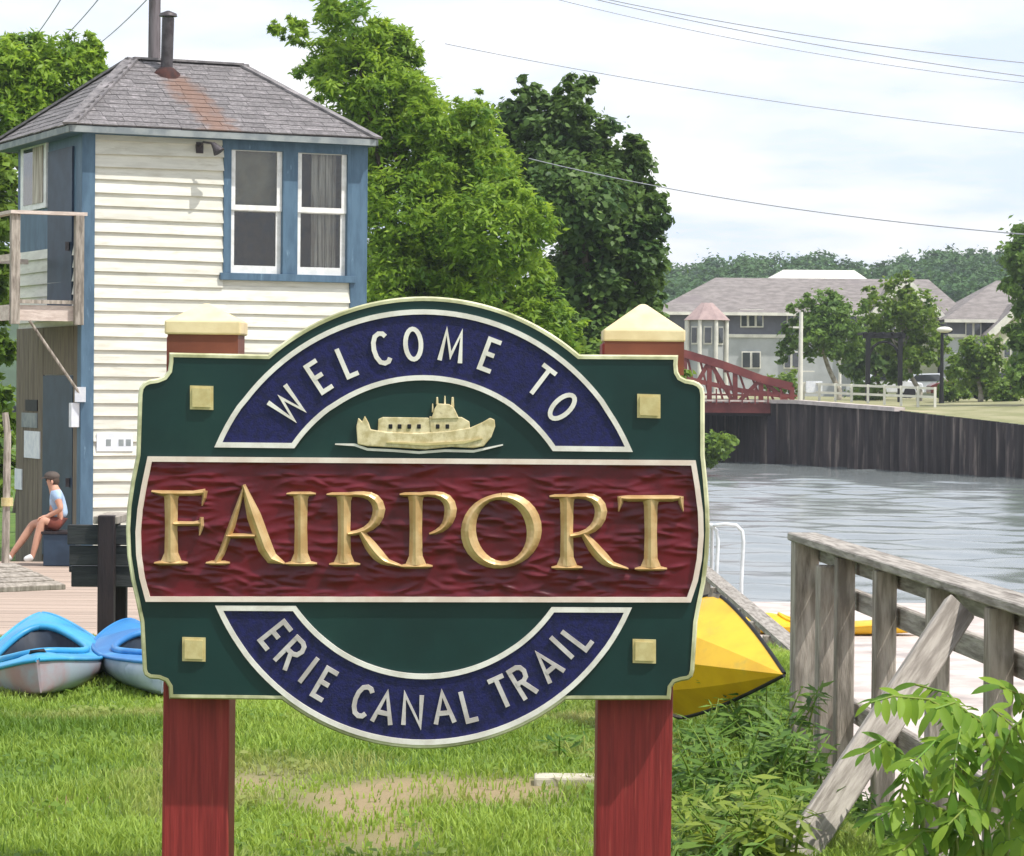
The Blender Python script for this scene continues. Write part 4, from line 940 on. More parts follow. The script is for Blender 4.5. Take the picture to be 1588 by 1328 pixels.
frail('cap_rail', ZT + .018, .16, .042, .0)
frail('rail', ZT - .06, .04, .10, -.085)
frail('rail', .60, .04, .10, -.085)
frail('rail', .04, .04, .11, -.085)
# diagonal brace down to the lawn
bt = fpt(1528) + FN * .10; bt.z = .80; bb = onz(1222, 1350, -.03)
mb = MB(); d_ = (Vector(bb) - bt); Lb = d_.length; mb.box((0, 0, 0), (.05, Lb, .13)); me = mesh_of('brace', mb, m_weather_h); dn_ = d_.normalized(); vw = Vector((0, -1, 0)); nz_ = dn_.cross(vw).normalized(); xx = dn_.cross(nz_)
o = piece('brace', me, fence, basis(xx, dn_, xx.cross(dn_), (bt + Vector(bb)) / 2)); bv = o.modifiers.new('bevel', 'BEVEL'); bv.width = .006
# handrail on the dock below
RA = onz(1098, 890, -.25); RB = onz(1212, 988, -.25); rd = (RB - RA).normalized(); ra = RA - rd * 1.0; rb = RB + rd * 3.4
rail2 = thing('dock_railing', (RA.x, RA.y, -1.35), 'low weathered timber railing on the dock behind the yellow canoe', 'railing')
Lr = (rb - ra).length; rx = rd.cross(Z).normalized()
for nm, z, w, hh in (('cap_rail', -.25, .15, .045), ('rail', -.52, .04, .12), ('rail', -.95, .04, .12)):
    mb = MB(); mb.box((0, 0, 0), (w, Lr, hh)); piece(nm, mesh_of(nm, mb, m_weather_h), rail2, basis(rx, rd, Z, (ra + rb) / 2 + Z * (z + .25)))
n_ = 9
for k in range(n_):
    p = ra + rd * (Lr * (k + .3) / n_); part('post', MB().box((p.x - .08, p.y, -.8), (.1, .1, 1.1), rx, rd, Z), m_weather, rail2, bevel=.006)
# white ladder hoops at the dock edge
lad = thing('dock_ladder', (P(1130, 925, 39.9).x, 39.9, -1.35), 'white tubular ladder with hooped handrails at the dock edge', 'ladder')
m_wtube = M('white_tube', srgb(226, 230, 232), srgb(204, 208, 210), rough=.35)
for k, dd in enumerate((0, .5)):
    def lp(px, py): return P(px, py, 39.7) + Vector((-.35 * k, .05 * k, 0))
    pts = [Vector((lp(1150, 900).x, lp(1150, 900).y, -1.36)), lp(1150, 900), lp(1153, 840), lp(1151, 824), lp(1142, 815), lp(1125, 813), lp(1108, 815)]
    q = pts[-1] + Vector((0, .45, 0)); pts += [q, Vector((q.x, q.y, -1.8))]
    part('handrail', MB().tube(pts, .026, 8), m_wtube, lad)
for z in (-1.4, -1.65): 
    q0 = P(1108, 815, 39.7); part('rung', MB().tube([(q0.x, 40.15, z), (q0.x - .35, 40.2, z)], .02, 6), m_wtube, lad)

# ================================================================== LIFT BRIDGE
m_bred = M('bridge_red', srgb(136, 70, 64), srgb(104, 48, 48), rough=.6, scale=.8)
BD = 121.0
br = thing('truss_bridge', (P(1100, 640, BD).x, BD, -1.55), 'red steel truss bridge reaching the far canal bank', 'bridge')
def B(px, py, dd=0): return P(px, py, BD + dd)
top = [(700, 470), (860, 500), (980, 528), (1062, 549), (1120, 566), (1180, 588), (1228, 600)]
for dd in (0, 5.5):
    tc_ = MB()
    for a, b in zip(top, top[1:]): tc_.beam(B(*a, dd), B(*b, dd), .28, .34)
    part('top_chord', tc_, m_bred, br)
    part('girder', MB().beam(B(690, 628, dd), B(1240, 634, dd), .3, .42), m_bred, br)
    part('handrail', MB().beam(B(690, 606, dd - .3), B(1236, 614, dd - .3), .08, .08), m_bred, br); part('handrail', MB().beam(B(690, 616, dd - .3), B(1236, 623, dd - .3), .07, .07), m_pine, br)
    xs_ = [760, 830, 900, 960, 1010, 1062, 1100, 1140, 1180, 1228]
    def ty(x):
        for (a, ya), (b, yb_) in zip(top, top[1:]):
            if a <= x <= b: return ya + (yb_ - ya) * (x - a) / (b - a)
        return top[-1][1]
    for i, x in enumerate(xs_):
        part('vertical', MB().beam(B(x, ty(x), dd), B(x, 630, dd), .2, .2), m_bred, br)
        if i: part('diagonal', MB().beam(B(xs_[i - 1], ty(xs_[i - 1]) if i % 2 else 629, dd), B(x, 629 if i % 2 else ty(x), dd), .17, .17), m_bred, br)
for dd in (0, 5.5):
    part('middle_chord', MB().beam(B(900, 552, dd), B(1150, 606, dd), .16, .2), m_bred, br)
    part('middle_chord', MB().beam(B(1150, 606, dd), B(1232, 616, dd), .16, .2), m_bred, br)
    for i_, x in enumerate(range(905, 1225, 20)):
        part('lattice_bar', MB().beam(B(x, ty(x), dd), B(x + 18, 628, dd), .09, .09), m_bred, br)
        part('picket', MB().beam(B(x + 6, 603, dd - .35), B(x + 6, 628, dd - .35), .06, .06), m_bred, br)
    for x in (960, 1062, 1140):
        if dd == 0: part('sway_brace', MB().beam(B(x, ty(x), 0), B(x, ty(x), 0) + Vector((0, 5.5, 0)), .2, .2), m_bred, br)
part('deck', MB().hexa([B(690, 640), B(1240, 646), B(1240, 646) + Vector((0, 5.5, 0)), B(690, 640) + Vector((0, 5.5, 0))], [B(690, 632), B(1240, 638), B(1240, 638) + Vector((0, 5.5, 0)), B(690, 632) + Vector((0, 5.5, 0))]), m_darkpost, br)
part('abutment', MB().hexa([B(1190, 760, -.5) , B(1240, 760, -.5), B(1240, 760, 7), B(1190, 760, 7)], [B(1190, 646, -.5), B(1240, 647, -.5), B(1240, 647, 7), B(1190, 646, 7)]), M('abutment_dark', srgb(64, 58, 62), srgb(48, 44, 48), rough=.9, scale=1.5), br)
part('abutment', MB().hexa([B(680, 760, -.5) , B(760, 760, -.5), B(760, 760, 7), B(680, 760, 7)], [B(680, 640, -.5), B(760, 641, -.5), B(760, 641, 7), B(680, 640, 7)]), MATS['abutment_dark'], br)

# ================================================================== FAR BUILDINGS
m_froof = M('far_roof', srgb(140, 133, 130), srgb(116, 110, 107), rough=.9, c3=srgb(120,112,112), s3=.25, scale=1.6, stretch=(1, 1, 4))
m_fdark = M('far_wall_dark', srgb(104, 106, 116), srgb(90, 92, 102), rough=.8, scale=.8)
m_flight = M('far_wall_light', srgb(174, 178, 178), srgb(160, 164, 164), rough=.8, scale=.8)
m_ftrim = M('far_trim', srgb(226, 224, 212), srgb(206, 204, 194), rough=.7, scale=2)
def far_window(root, px0, py0, px1, py1, d, n=2):
    w = part('window', MB().hexa([P(px0, py1, d), P(px1, py1, d), P(px1, py1, d + .2), P(px0, py1, d + .2)], [P(px0, py0, d), P(px1, py0, d), P(px1, py0, d + .2), P(px0, py0, d + .2)]), m_ftrim, root)
    step = (px1 - px0) / n
    for k in range(n):
        a = px0 + step * k + 1.8; b = px0 + step * (k + 1) - 1.8
        part('pane', MB().hexa([P(a, py1 - 2, d - .05), P(b, py1 - 2, d - .05), P(b, py1 - 2, d + .05), P(a, py1 - 2, d + .05)], [P(a, py0 + 2, d - .05), P(b, py0 + 2, d - .05), P(b, py0 + 2, d + .05), P(a, py0 + 2, d + .05)]), m_glass, w)
def far_house(name, label, px0, px1, d, depth, ye, yr, hip0, hip1, ybase=625, ysplit=522, group=None):
    c = P((px0 + px1) / 2, ybase, d); rt = thing(name, (c.x, d, 1.0), label, 'building', group)
    ze = P((px0 + px1) / 2, ye, d).z; zr_ = P((px0 + px1) / 2, yr, d + depth / 2).z; zs_ = P((px0 + px1) / 2, ysplit, d).z
    x0 = P(px0 + 8, ye, d).x; x1 = P(px1 - 8, ye, d).x; ex0 = P(px0, ye, d).x; ex1 = P(px1, ye, d).x
    part('lower_wall', MB().hexa([(x0, d, .8), (x1, d, .8), (x1, d + depth, .8), (x0, d + depth, .8)], [(x0, d, zs_), (x1, d, zs_), (x1, d + depth, zs_), (x0, d + depth, zs_)]), m_flight, rt)
    part('upper_wall', MB().hexa([(x0 - .05, d - .05, zs_), (x1 + .05, d - .05, zs_), (x1 + .05, d + depth, zs_), (x0 - .05, d + depth, zs_)], [(x0 - .05, d - .05, ze), (x1 + .05, d - .05, ze), (x1 + .05, d + depth, ze), (x0 - .05, d + depth, ze)]), m_fdark, rt)
    part('belt_trim', MB().box(((x0 + x1) / 2, d - .08, zs_), (x1 - x0, .1, .22)), m_ftrim, rt)
    f = d - .7; bk = d + depth + .7; m = (f + bk) / 2; r0_ = P(hip0, yr, d + depth / 2).x; r1_ = P(hip1, yr, d + depth / 2).x
    mb = MB(); mb.add([(ex0, f, ze), (ex1, f, ze), (ex1, bk, ze), (ex0, bk, ze), (r0_, m, zr_), (r1_, m, zr_)], [(0, 1, 5, 4), (1, 2, 5), (2, 3, 4, 5), (3, 0, 4), (3, 2, 1, 0)])
    ro = part('roof', mb, m_froof, rt); part('gutter', MB().box(((ex0 + ex1) / 2, f - .05, ze - .1), (ex1 - ex0, .12, .2)), m_ftrim, ro)
    return rt
apt = far_house('apartment_house', 'long grey two storey apartment house with a mauve hip roof behind the bridge', 1008, 1500, 190, 12, 486, 432, 1110, 1440)
for a in ((1148, 480, 1184, 508, 189.8, 3), (1220, 482, 1244, 508, 189.8, 2), (1300, 482, 1330, 508, 189.8, 2), (1078, 482, 1098, 508, 189.8, 2), (1150, 545, 1180, 572, 189.8, 2), (1215, 545, 1240, 572, 189.8, 2), (1300, 545, 1326, 572, 189.8, 2)): far_window(apt, *a)
# gabled bay
def gable(root, pxl, pxr, pxa, ya, ye, ybase, d, depth, wall=m_ftrim):
    l = P(pxl, ye, d); r_ = P(pxr, ye, d); a = P(pxa, ya, d)
    mb = MB(); zb = .9; fr_ = [(l.x + .3, d, zb), (r_.x - .3, d, zb), (r_.x - .3, d, r_.z), (a.x, d, a.z - .3), (l.x + .3, d, l.z)]
    g = part('gable', mb.prism([Vector(p) for p in fr_], [Vector(p) + Vector((0, depth, 0)) for p in fr_]), wall, root)
    mb = MB()
    for e in (l, r_):
        mb.hexa([Vector((e.x, d - .4, e.z - .12)), Vector((a.x, d - .4, a.z - .12)), Vector((a.x, d + depth, a.z - .12)), Vector((e.x, d + depth, e.z - .12))], [Vector((e.x, d - .4, e.z + .05)), Vector((a.x, d - .4, a.z + .05)), Vector((a.x, d + depth, a.z + .05)), Vector((e.x, d + depth, e.z + .05))])
    part('gable_roof', mb, m_froof, root)
    mb = MB()
    for e in (l, r_): mb.beam(Vector((e.x, d - .45, e.z - .1)), Vector((a.x, d - .45, a.z - .1)), .16, .42)
    part('bargeboard', mb, m_ftrim, root); return g
gable(apt, 1348, 1462, 1403, 432, 492, 620, 187, 8, M('gable_sage', srgb(176, 178, 150), srgb(160, 164, 136), rough=.8, scale=1))
far_window(apt, 1366, 490, 1390, 514, 186.85, 2); far_window(apt, 1414, 490, 1438, 514, 186.85, 2); far_window(apt, 1378, 560, 1396, 596, 186.85, 1)
apt2 = far_house('apartment_house', 'grey roofed apartment house with cream gable beside the sage gabled one', 1462, 1760, 184, 12, 497, 436, 1545, 1700)
gable(apt2, 1532, 1640, 1584, 470, 520, 620, 181, 8, M('gable_cream', srgb(206, 204, 180), srgb(190, 188, 166), rough=.8, scale=1))
for a in ((1497, 500, 1522, 522, 183.7, 2), (1480, 548, 1500, 570, 183.7, 2), (1556, 530, 1580, 556, 180.85, 2)): far_window(apt2, *a)
wb = far_house('white_roof_building', 'low building with a bright white roof behind the long apartment house', 1190, 1345, 215, 10, 434, 419, 1215, 1325, ysplit=520)
for o in bpy.data.objects:
    if o.parent == wb and o.name.startswith('roof'): o.data.materials[0] = m_ftrim
# gazebo with a pink conical roof
gd = 140; gc = P(1096, 500, gd)
gz = thing('turret', (gc.x, gd, 1.1), 'pale grey and white turret with pinkish pointed roof behind the bridge', 'turret')
za = P(1096, 470, gd).z; ze = P(1096, 497, gd).z; rr = 38 / px_per_m(gd)
oc = [(gc.x + rr * math.cos(R(22.5 + 45 * k)), gd + rr * math.sin(R(22.5 + 45 * k))) for k in range(8)]
mb = MB(); mb.add([(x, y, ze) for x, y in oc] + [(gc.x + (x - gc.x) * .25, gd + (y - gd) * .25, za) for x, y in oc], [(k, (k + 1) % 8, 8 + (k + 1) % 8, 8 + k) for k in range(8)] + [tuple(range(8, 16)), tuple(range(7, -1, -1))])
part('roof', mb, M('turret_roof', srgb(172, 150, 146), srgb(152, 132, 130), rough=.85, scale=2), gz)
for x, y in oc: part('column', MB().tube([(gc.x + (x - gc.x) * .86, gd + (y - gd) * .86, 1.0), (gc.x + (x - gc.x) * .86, gd + (y - gd) * .86, ze)], .1, 8), m_ftrim, gz)
inn_ = [(gc.x + (x - gc.x) * .76, gd + (y - gd) * .76) for x, y in oc]
part('wall', MB().add([(x, y, 1.0) for x, y in inn_] + [(x, y, ze) for x, y in inn_], [(k, (k + 1) % 8, 8 + (k + 1) % 8, 8 + k) for k in range(8)]), m_flight, gz)
for k in range(4, 8):
    a_ = Vector((*inn_[k], 0)); b_ = Vector((*inn_[(k + 1) % 8], 0)); c_ = (a_ + b_) / 2; n_ = (c_ - Vector((gc.x, gd, 0))).normalized(); x_ = (b_ - a_).normalized()
    w0 = part('window', MB().box(c_ + n_ * .03 + Z * (ze - .75), ((b_ - a_).length * .6, .06, .9), x_, n_, Z), m_ftrim, gz)
    part('pane', MB().box(c_ + n_ * .06 + Z * (ze - .75), ((b_ - a_).length * .44, .06, .74), x_, n_, Z), m_glass, w0)
part('floor', MB().add([(x, y, 1.45) for x, y in oc] + [(x, y, 1.0) for x, y in oc], [(k, (k + 1) % 8, 8 + (k + 1) % 8, 8 + k) for k in range(8)] + [tuple(range(8))]), m_ftrim, gz)
# promenade furniture on the far bank
def bank(px, d): return P(px, 620, d).x
def lamp_post(px, yt, d, label, base=1.1, globe=m_ftrim, col=m_black):
    x = bank(px, d); zt = P(px, yt, d).z; t_ = thing('street_lamp', (x, d, base), label, 'lamp')
    part('pole', MB().tube([(x, d, base - .3), (x, d, base + .5), (x, d, zt)], [.14, .09, .07], 8), col, t_); part('arm', MB().beam((x - .05, d, zt), (x + .45, d, zt + .12), .1, .1), col, t_)
    part('lamp_head', MB().ball((x + .1, d, zt + .18), .24, 10, 6, (1.5, 1, .6)), globe, t_)
lamp_post(1460, 518, 126, 'dark street lamp with white head on the far bank promenade')
lamp_post(1302, 560, 150, 'thin pale lamp post beside the bridge end trees', globe=m_ftrim, col=m_ftrim)
fx = bank(1241, 122.5)
fp = thing('flagpole', (fx, 122.5, 1.0), 'white pole with short crossarm standing where the bridge meets the bank', 'pole')
zt = P(1241, 484, 122.5).z; part('pole', MB().tube([(fx, 122.5, .6), (fx, 122.5, zt)], [.12, .08], 8), m_ftrim, fp); part('crossarm', MB().beam((fx - .35, 122.5, P(1241, 508, 122.5).z), (fx + .1, 122.5, P(1241, 508, 122.5).z), .08, .08), m_ftrim, fp)
part('sign_panel', MB().box((fx + .6, 122.5, P(1241, 600, 122.5).z), (.7, .06, .5)), m_paper, fp); part('crossarm', MB().beam((fx - .1, 122.5, P(1241, 576, 122.5).z), (fx + .6, 122.5, P(1241, 576, 122.5).z), .06, .06), m_ftrim, fp)
gr = thing('guard_rail', (bank(1300, 122), 122, 1.1), 'low white guard rail along the far bank promenade', 'railing')
a = Vector((bank(1246, 123), 123, 1.12)); b_ = Vector((bank(1450, 118), 118, .95))
for z_ in (.42, .78): part('rail', MB().beam(a + Z * z_, b_ + Z * z_, .08, .1), m_ftrim, gr)
for k in range(9): q = a + (b_ - a) * (k / 8); part('post', MB().box((q.x, q.y, q.z + .32), (.1, .1, 1.05)), m_ftrim, gr)
pg = thing('pergola', (bank(1372, 128), 128, 1.1), 'dark metal pergola frame between the far bank trees', 'pergola')
for dd in (0, 2.2):
    for px in (1346, 1396):
        q = P(px, 560, 128 + dd); part('post', MB().box((q.x, 128 + dd, (P(px, 524, 128).z + .8) / 2), (.2, .2, P(px, 524, 128).z - .8)), m_black, pg)
    part('beam', MB().beam(P(1338, 521, 128 + dd), P(1404, 521, 128 + dd), .18, .22), m_black, pg)
    part('arch', MB().tube([P(1348 + 46 * (.5 - .5 * math.cos(math.pi * k / 8)), 556 - 26 * math.sin(math.pi * k / 8), 128 + dd) for k in range(9)], .06, 6), m_black, pg)
for k in range(5): q = P(1342 + k * 14, 517, 128); part('slat', MB().box((q.x, 129.1, q.z), (.1, 2.8, .12)), m_black, pg)
# parked cars on the far bank
def car(px, d, label, mat, L=3.9):
    x = bank(px, d); t_ = thing('parked_car', (x, d, 1.22), label, 'car', None); z0 = 1.22
    pr = [(-.5, .28), (-.5, .66), (-.42, .80), (-.30, .86), (-.18, 1.32), (.16, 1.36), (.30, .92), (.48, .80), (.5, .55), (.5, .28)]
    q = [(x + a * L, z0 + b) for a, b in pr]; part('body', MB().prism([Vector((a, d - .8, b)) for a, b in q], [Vector((a, d + .8, b)) for a, b in q]), mat, t_, bevel=.06)
    wq = [(-.27, .9), (-.17, 1.26), (.14, 1.29), (.25, .94)]; part('window', MB().prism([Vector((x + a * L, d - .82, z0 + b)) for a, b in wq], [Vector((x + a * L, d + .82, z0 + b)) for a, b in wq]), m_glass, t_)
    for a in (-.31, .31):
        for s_ in (-.74, .74): part('wheel', MB().tube([(x + a * L, d + s_ - .1, z0 + .31), (x + a * L, d + s_ + .1, z0 + .31)], .31, 14), m_black, t_)
m_cwhite = M('car_white', srgb(228, 230, 234), srgb(214, 216, 222), rough=.25, spec=.6); m_cred = M('car_maroon', srgb(118, 52, 50), srgb(98, 42, 42), rough=.25, spec=.6)
car(1372, 150, 'white parked car between the pergola and the sage gable', m_cwhite); car(1500, 142, 'maroon parked car on the far bank behind the low trees', m_cred); car(1560, 138, 'dark blue parked car at the far bank by the tall tree', M('car_navy', srgb(52, 56, 76), srgb(42, 46, 64), rough=.25, spec=.6)); car(1436, 154, 'silver parked car near the dark street lamp', M('car_silver', srgb(190, 194, 200), srgb(172, 176, 182), rough=.3, spec=.6))

# ================================================================== TREES
def blobs_px(lst, d, jitter=.0, deep=1.0, sub=6):
    s_ = px_per_m(d); out = []
    for (x, y, r_) in lst:
        c = P(x, y, d + rng.normal(0, jitter)); rm = r_ / s_; out.append(((c.x, c.y, c.z), rm * .84, rm * deep * .84))
        for q in range(sub):
            dv_ = nrm(rng.normal(size=3)); k_ = rng.uniform(.28, .46); dv_ = dv_ * rm * rng.uniform(.72, .98); out.append(((c.x + dv_[0], c.y + dv_[1] * deep, c.z + dv_[2]), rm * k_, rm * k_))
    return out
def tree(name, label, blobs, d, basez, trunk_px, trunk_r, n, length, aspect, mat, bark, cat='tree', group=None, jitter=.6, limbs=7, deep=1.1, **kw):
    bl = blobs_px(blobs, d, jitter, deep); bx_ = P(trunk_px, 600, d).x; rt = thing(name, (bx_, d, basez), label, cat, group)
    Vq, T = crown_quads(bl, n, length, aspect, **kw); off = np.array(BASE[rt.name]); me = quads_mesh('crown', Vq - off, T, mat); link('crown', me, rt)
    zs = [b[0][2] for b in bl]; zt = max(zs); zmid = basez + (min(zs) - basez) * .8
    big = sorted(bl, key=lambda b: -b[1]); mb = MB()
    c0 = Vector((bx_, d, basez - .3)); hi = max(bl, key=lambda b: b[0][2]); cen = Vector((sum(b[0][0] for b in bl) / len(bl), d, (min(zs) + zt) / 2))
    pts = [c0, Vector((bx_ + .05, d, basez + .5)), Vector((bx_ * .6 + cen.x * .4, d, max(zmid, basez + 1))), cen, cen + (Vector(big[1][0]) - cen) * .8]
    mb.tube(pts, [trunk_r * 1.35, trunk_r, trunk_r * .8, trunk_r * .4, trunk_r * .06], 10); part('trunk', mb, bark, rt)
    mb = MB()
    for b in big[:limbs]:
        c = Vector(b[0]); st = pts[2] + (pts[3] - pts[2]) * rng.random(); md = (st + c) / 2 + Vector((0, 0, -.1 * b[1])); mb.tube([st, md, c], [trunk_r * .42, trunk_r * .28, trunk_r * .08], 6)
    if mb.f: part('limb', mb, bark, rt)
    return rt
m_l_light = leafM('leaf_light', (.08, .20, .016), (.40, .57, .055), .5, third=(.06, .17, .022), tscale=.9, tlo=.52, thi=.72)
m_l_dark = leafM('leaf_dark', (.045, .105, .02), (.18, .29, .06), .38, third=(.045, .11, .03), tscale=.9)
m_l_mid = leafM('leaf_mid', (.06, .14, .018), (.25, .37, .05), .42)
m_l_far = leafM('leaf_far', (.06, .14, .025), (.21, .34, .06), .4)
m_l_wood = leafM('leaf_wood', (.035, .10, .03), (.11, .22, .055), .3, third=(.03, .08, .03), tscale=.06)
light = [(545, 45, 50), (595, 85, 48), (500, 95, 42), (460, 48, 22), (432, 50, 14), (560, 120, 58), (620, 70, 32), (640, 95, 20), (600, 180, 74), (540, 190, 50), (560, 270, 70), (690, 225, 74), (650, 190, 50), (735, 190, 40), (720, 290, 84), (630, 320, 80), (760, 350, 76),
         (690, 410, 84), (610, 430, 70), (800, 430, 52), (840, 485, 44), (780, 490, 56), (870, 520, 34), (600, 520, 80), (720, 520, 90), (560, 400, 50), (770, 260, 44), (820, 330, 36)]
tree('locust_tree', 'tall feathery yellow green tree right behind the house', light, 60, -.92, 660, .26, 125000, .17, .34, m_l_light, m_bark, jitter=.7, droop=.18, clump=.15, per=34, up=.45, along=1.3, shell=.42, limbs=26)
dark = [(895, 178, 34), (898, 132, 22), (880, 148, 20), (820, 150, 26), (850, 165, 24), (800, 185, 40), (860, 215, 60), (935, 225, 46), (975, 255, 38), (990, 240, 22), (900, 300, 84), (985, 320, 42), (1022, 335, 20), (940, 380, 84), (995, 410, 38), (900, 450, 80), (960, 480, 56), (1010, 450, 26), (920, 530, 70), (1010, 380, 24), (1000, 490, 30), (830, 260, 50)]
tree('maple_tree', 'dark green round leaved tree between the light tree and the canal', dark, 74, -.92, 925, .28, 62000, .205, .7, m_l_dark, m_bark, jitter=.8, clump=.15, per=36, up=.7, shell=.45, limbs=24)
lt = [(40, 75, 34), (95, 85, 40), (135, 85, 28), (60, 130, 52), (10, 110, 50), (120, 140, 44), (20, 180, 55), (80, 190, 50), (-30, 120, 60), (-40, 240, 60), (150, 110, 18)]
tree('locust_tree', 'leafy yellow green tree rising behind the house beyond its balcony', lt, 56, -.92, 40, .22, 42000, .16, .38, m_l_light, m_bark, jitter=.6, clump=.15, per=34, up=.45, along=1.2, shell=.4, limbs=20)
tree('maple_tree', 'shaded green tree close behind the balcony side of the house', [(-6, 270, 30), (0, 340, 28), (-8, 410, 32), (2, 470, 20), (-4, 540, 26), (-30, 330, 50), (-30, 450, 50), (-20, 590, 24)], 47, -.92, -30, .16, 9000, .2, .6, m_l_mid, m_bark, jitter=.3, clump=.22)
# trees at the far bank
far_g = 'small trees on the far bank'
tree('bank_tree', 'round dark green tree nearest the bridge end on the far bank', [(1262, 480, 34), (1300, 490, 40), (1270, 520, 46), (1310, 530, 36), (1240, 520, 28), (1220, 545, 18)], 136, 1.1, 1300, .14, 9000, .24, .65, m_l_far, m_pale_bark, group=far_g, clump=.15, per=34, shell=.35)
tree('bank_tree', 'light green tree in front of the sage gabled bay', [(1395, 460, 34), (1360, 480, 30), (1425, 480, 34), (1400, 510, 44), (1440, 520, 32), (1420, 550, 34), (1365, 510, 24)], 138, 1.1, 1425, .14, 10000, .24, .62, m_l_mid, m_pale_bark, group=far_g, clump=.15, per=34, shell=.35)
tree('bank_tree', 'low bushy green tree between the maroon car and the cream gable', [(1515, 545, 32), (1500, 575, 30), (1540, 570, 34), (1520, 590, 28), (1480, 570, 18)], 130, 1.1, 1520, .12, 8000, .22, .62, m_l_mid, m_pale_bark, group=far_g, clump=.15, per=34, shell=.35)
tree('bank_tree', 'tall tree with open crown beyond the cream gable at the wall end', [(1582, 398, 30), (1605, 380, 40), (1570, 440, 16), (1600, 450, 34), (1588, 510, 28), (1610, 560, 44), (1584, 585, 24)], 118, .6, 1606, .2, 10000, .3, .65, m_l_far, m_bark, group=far_g, clump=.2)
tree('bank_tree', 'dark tree behind the pergola on the far bank', [(1350, 545, 30), (1385, 560, 30), (1330, 570, 22)], 146, 1.1, 1365, .12, 6000, .34, .65, m_l_dark, m_bark, group=far_g, clump=.2)
tree('bank_shrub', 'green shrub growing at the water under the bridge', [(1112, 688, 20), (1098, 700, 22), (1128, 684, 12), (1080, 700, 24)], 104, -1.5, 1090, .06, 3500, .2, .6, m_l_mid, m_bark, cat='shrub', clump=.25)
tree('bank_shrub', 'green shrub beyond the wooden piling by the house', [(-12, 620, 26), (4, 650, 20), (-14, 690, 30), (0, 720, 24), (-20, 760, 30)], 45, -.92, -10, .05, 4000, .16, .6, m_l_mid, m_bark, cat='shrub', clump=.25)
for (x, y, r_, dd, lb) in ((1212, 596, 22, 150, 'round shrub against the apartment house wall next to the bridge'), (1345, 606, 20, 140, 'low shrub at the foot of the pergola post'), (1478, 604, 18, 134, 'small shrub beside the dark street lamp'), (1566, 606, 22, 128, 'low shrub below the tall open crowned tree')):
    tree('bank_shrub', lb, [(x, y, r_), (x + r_ * .8, y + 4, r_ * .7), (x - r_ * .7, y + 5, r_ * .7)], dd, 1.0, x, .05, 2200, .2, .6, m_l_mid, m_bark, cat='shrub', group=far_g, clump=.22)
# near bank undergrowth under the trees so that no trunk stands bare
tree('bank_shrub', 'dense shrub under the dark maple by the near canal bank', [(940, 570, 50), (1000, 580, 40), (880, 580, 50), (1030, 600, 34), (960, 640, 60)], 70, -.92, 950, .08, 9000, .24, .6, m_l_mid, m_bark, cat='shrub', clump=.22)
# wooded ridge on the skyline
prof = [(-700, 420), (400, 420), (900, 410), (1020, 408), (1060, 414), (1085, 416), (1110, 402), (1150, 398), (1220, 402), (1255, 400), (1282, 391), (1300, 396), (1345, 408), (1400, 399), (1450, 389), (1500, 388), (1550, 391), (1590, 386), (1800, 380), (2300, 400)]
def prof_y(x):
    for (a, ya), (b, yb_) in zip(prof, prof[1:]):
        if a <= x <= b: return ya + (yb_ - ya) * (x - a) / (b - a)
    return 400
HD = 430
mb = MB(); vs = []; cols = list(range(-700, 2301, 40))
for x in cols:
    zt = P(x, prof_y(x) + 34, HD).z
    for (dd, f) in ((-120, -.1), (-60, .45), (0, 1), (60, .9), (200, -.1)): vs.append((P(x, 600, HD).x, HD + dd, .6 + (zt - .6) * f))
mb.add(vs, [(i * 5 + k, i * 5 + k + 1, (i + 1) * 5 + k + 1, (i + 1) * 5 + k) for i in range(len(cols) - 1) for k in range(4)], True)
part('hill', mb, M('hill_ground', srgb(60, 84, 50), srgb(50, 72, 44), rough=.95, scale=.05), kind='structure')
bl = []
for k in range(620):
    x = rng.uniform(900, 1760) if k < 520 else rng.uniform(-600, 900); row = rng.random(); rp = rng.uniform(14, 26)
    dd = HD - 110 * row; y = prof_y(x) + rp * .75 + row * 58 + rng.uniform(-3, 5); c = P(x, y, dd); rm = rp / px_per_m(dd); bl.append(((c.x, c.y, c.z), rm, rm))
Vq, T = crown_quads(bl, 150000, .62, .75, clump=.2, per=20, up=.7)
me = quads_mesh('woodland', Vq, T, m_l_wood); o = link('woodland', me); props(o, 'dense green wood covering the far ridge', 'woodland', kind='stuff')

# ================================================================== WIRES AND POLE
ud = 47
ux = P(240, 60, ud).x
up_ = thing('utility_pole', (ux, ud, -.92), 'grey wooden utility pole rising behind the house roof beside the flue', 'pole')
part('shaft', MB().tube([(ux - .02, ud, -.92), (ux, ud, 10.2)], [.15, .085], 12), m_pole, up_); part('crossarm', MB().box((ux, ud - .1, 9.2), (2.2, .1, .12)), m_pole, up_)
for k in (-1, -.5, .5, 1): part('insulator', MB().tube([(ux + k, ud - .1, 9.26), (ux + k, ud - .1, 9.4)], .04, 8), m_pine, up_)
def wire(a, b, sag, r_, label, n=24):
    a = Vector(a); b = Vector(b); pts = [a + (b - a) * t - Z * (sag * 4 * t * (1 - t)) for t in np.linspace(0, 1, n)]
    part('overhead_wire', MB().tube(pts, r_, 5), m_wire, base=a, label=label, cat='wire', group='overhead wires')
wl_ = 'thin overhead wire crossing the sky above the canal'
wire(P(880, -14, 50), P(1700, 108, 44), .15, .008, 'topmost thin overhead wire crossing the sky above the canal')
wire(P(860, -16, 50.6), P(1700, 132, 44.6), .15, .008, 'second overhead wire from the top crossing the sky above the canal')
wire(P(820, -12, 51), P(1700, 140, 45), .20, .006, 'third overhead wire from the top crossing the sky above the canal')
wire(P(690, 68, 52), P(1700, 218, 46), .15, .007, 'faint lone overhead wire high over the maple tree')
wire(P(820, 246, 68), P(1720, 374, 46), .25, .011, 'darker low overhead wire running out from the maple tree over the canal')
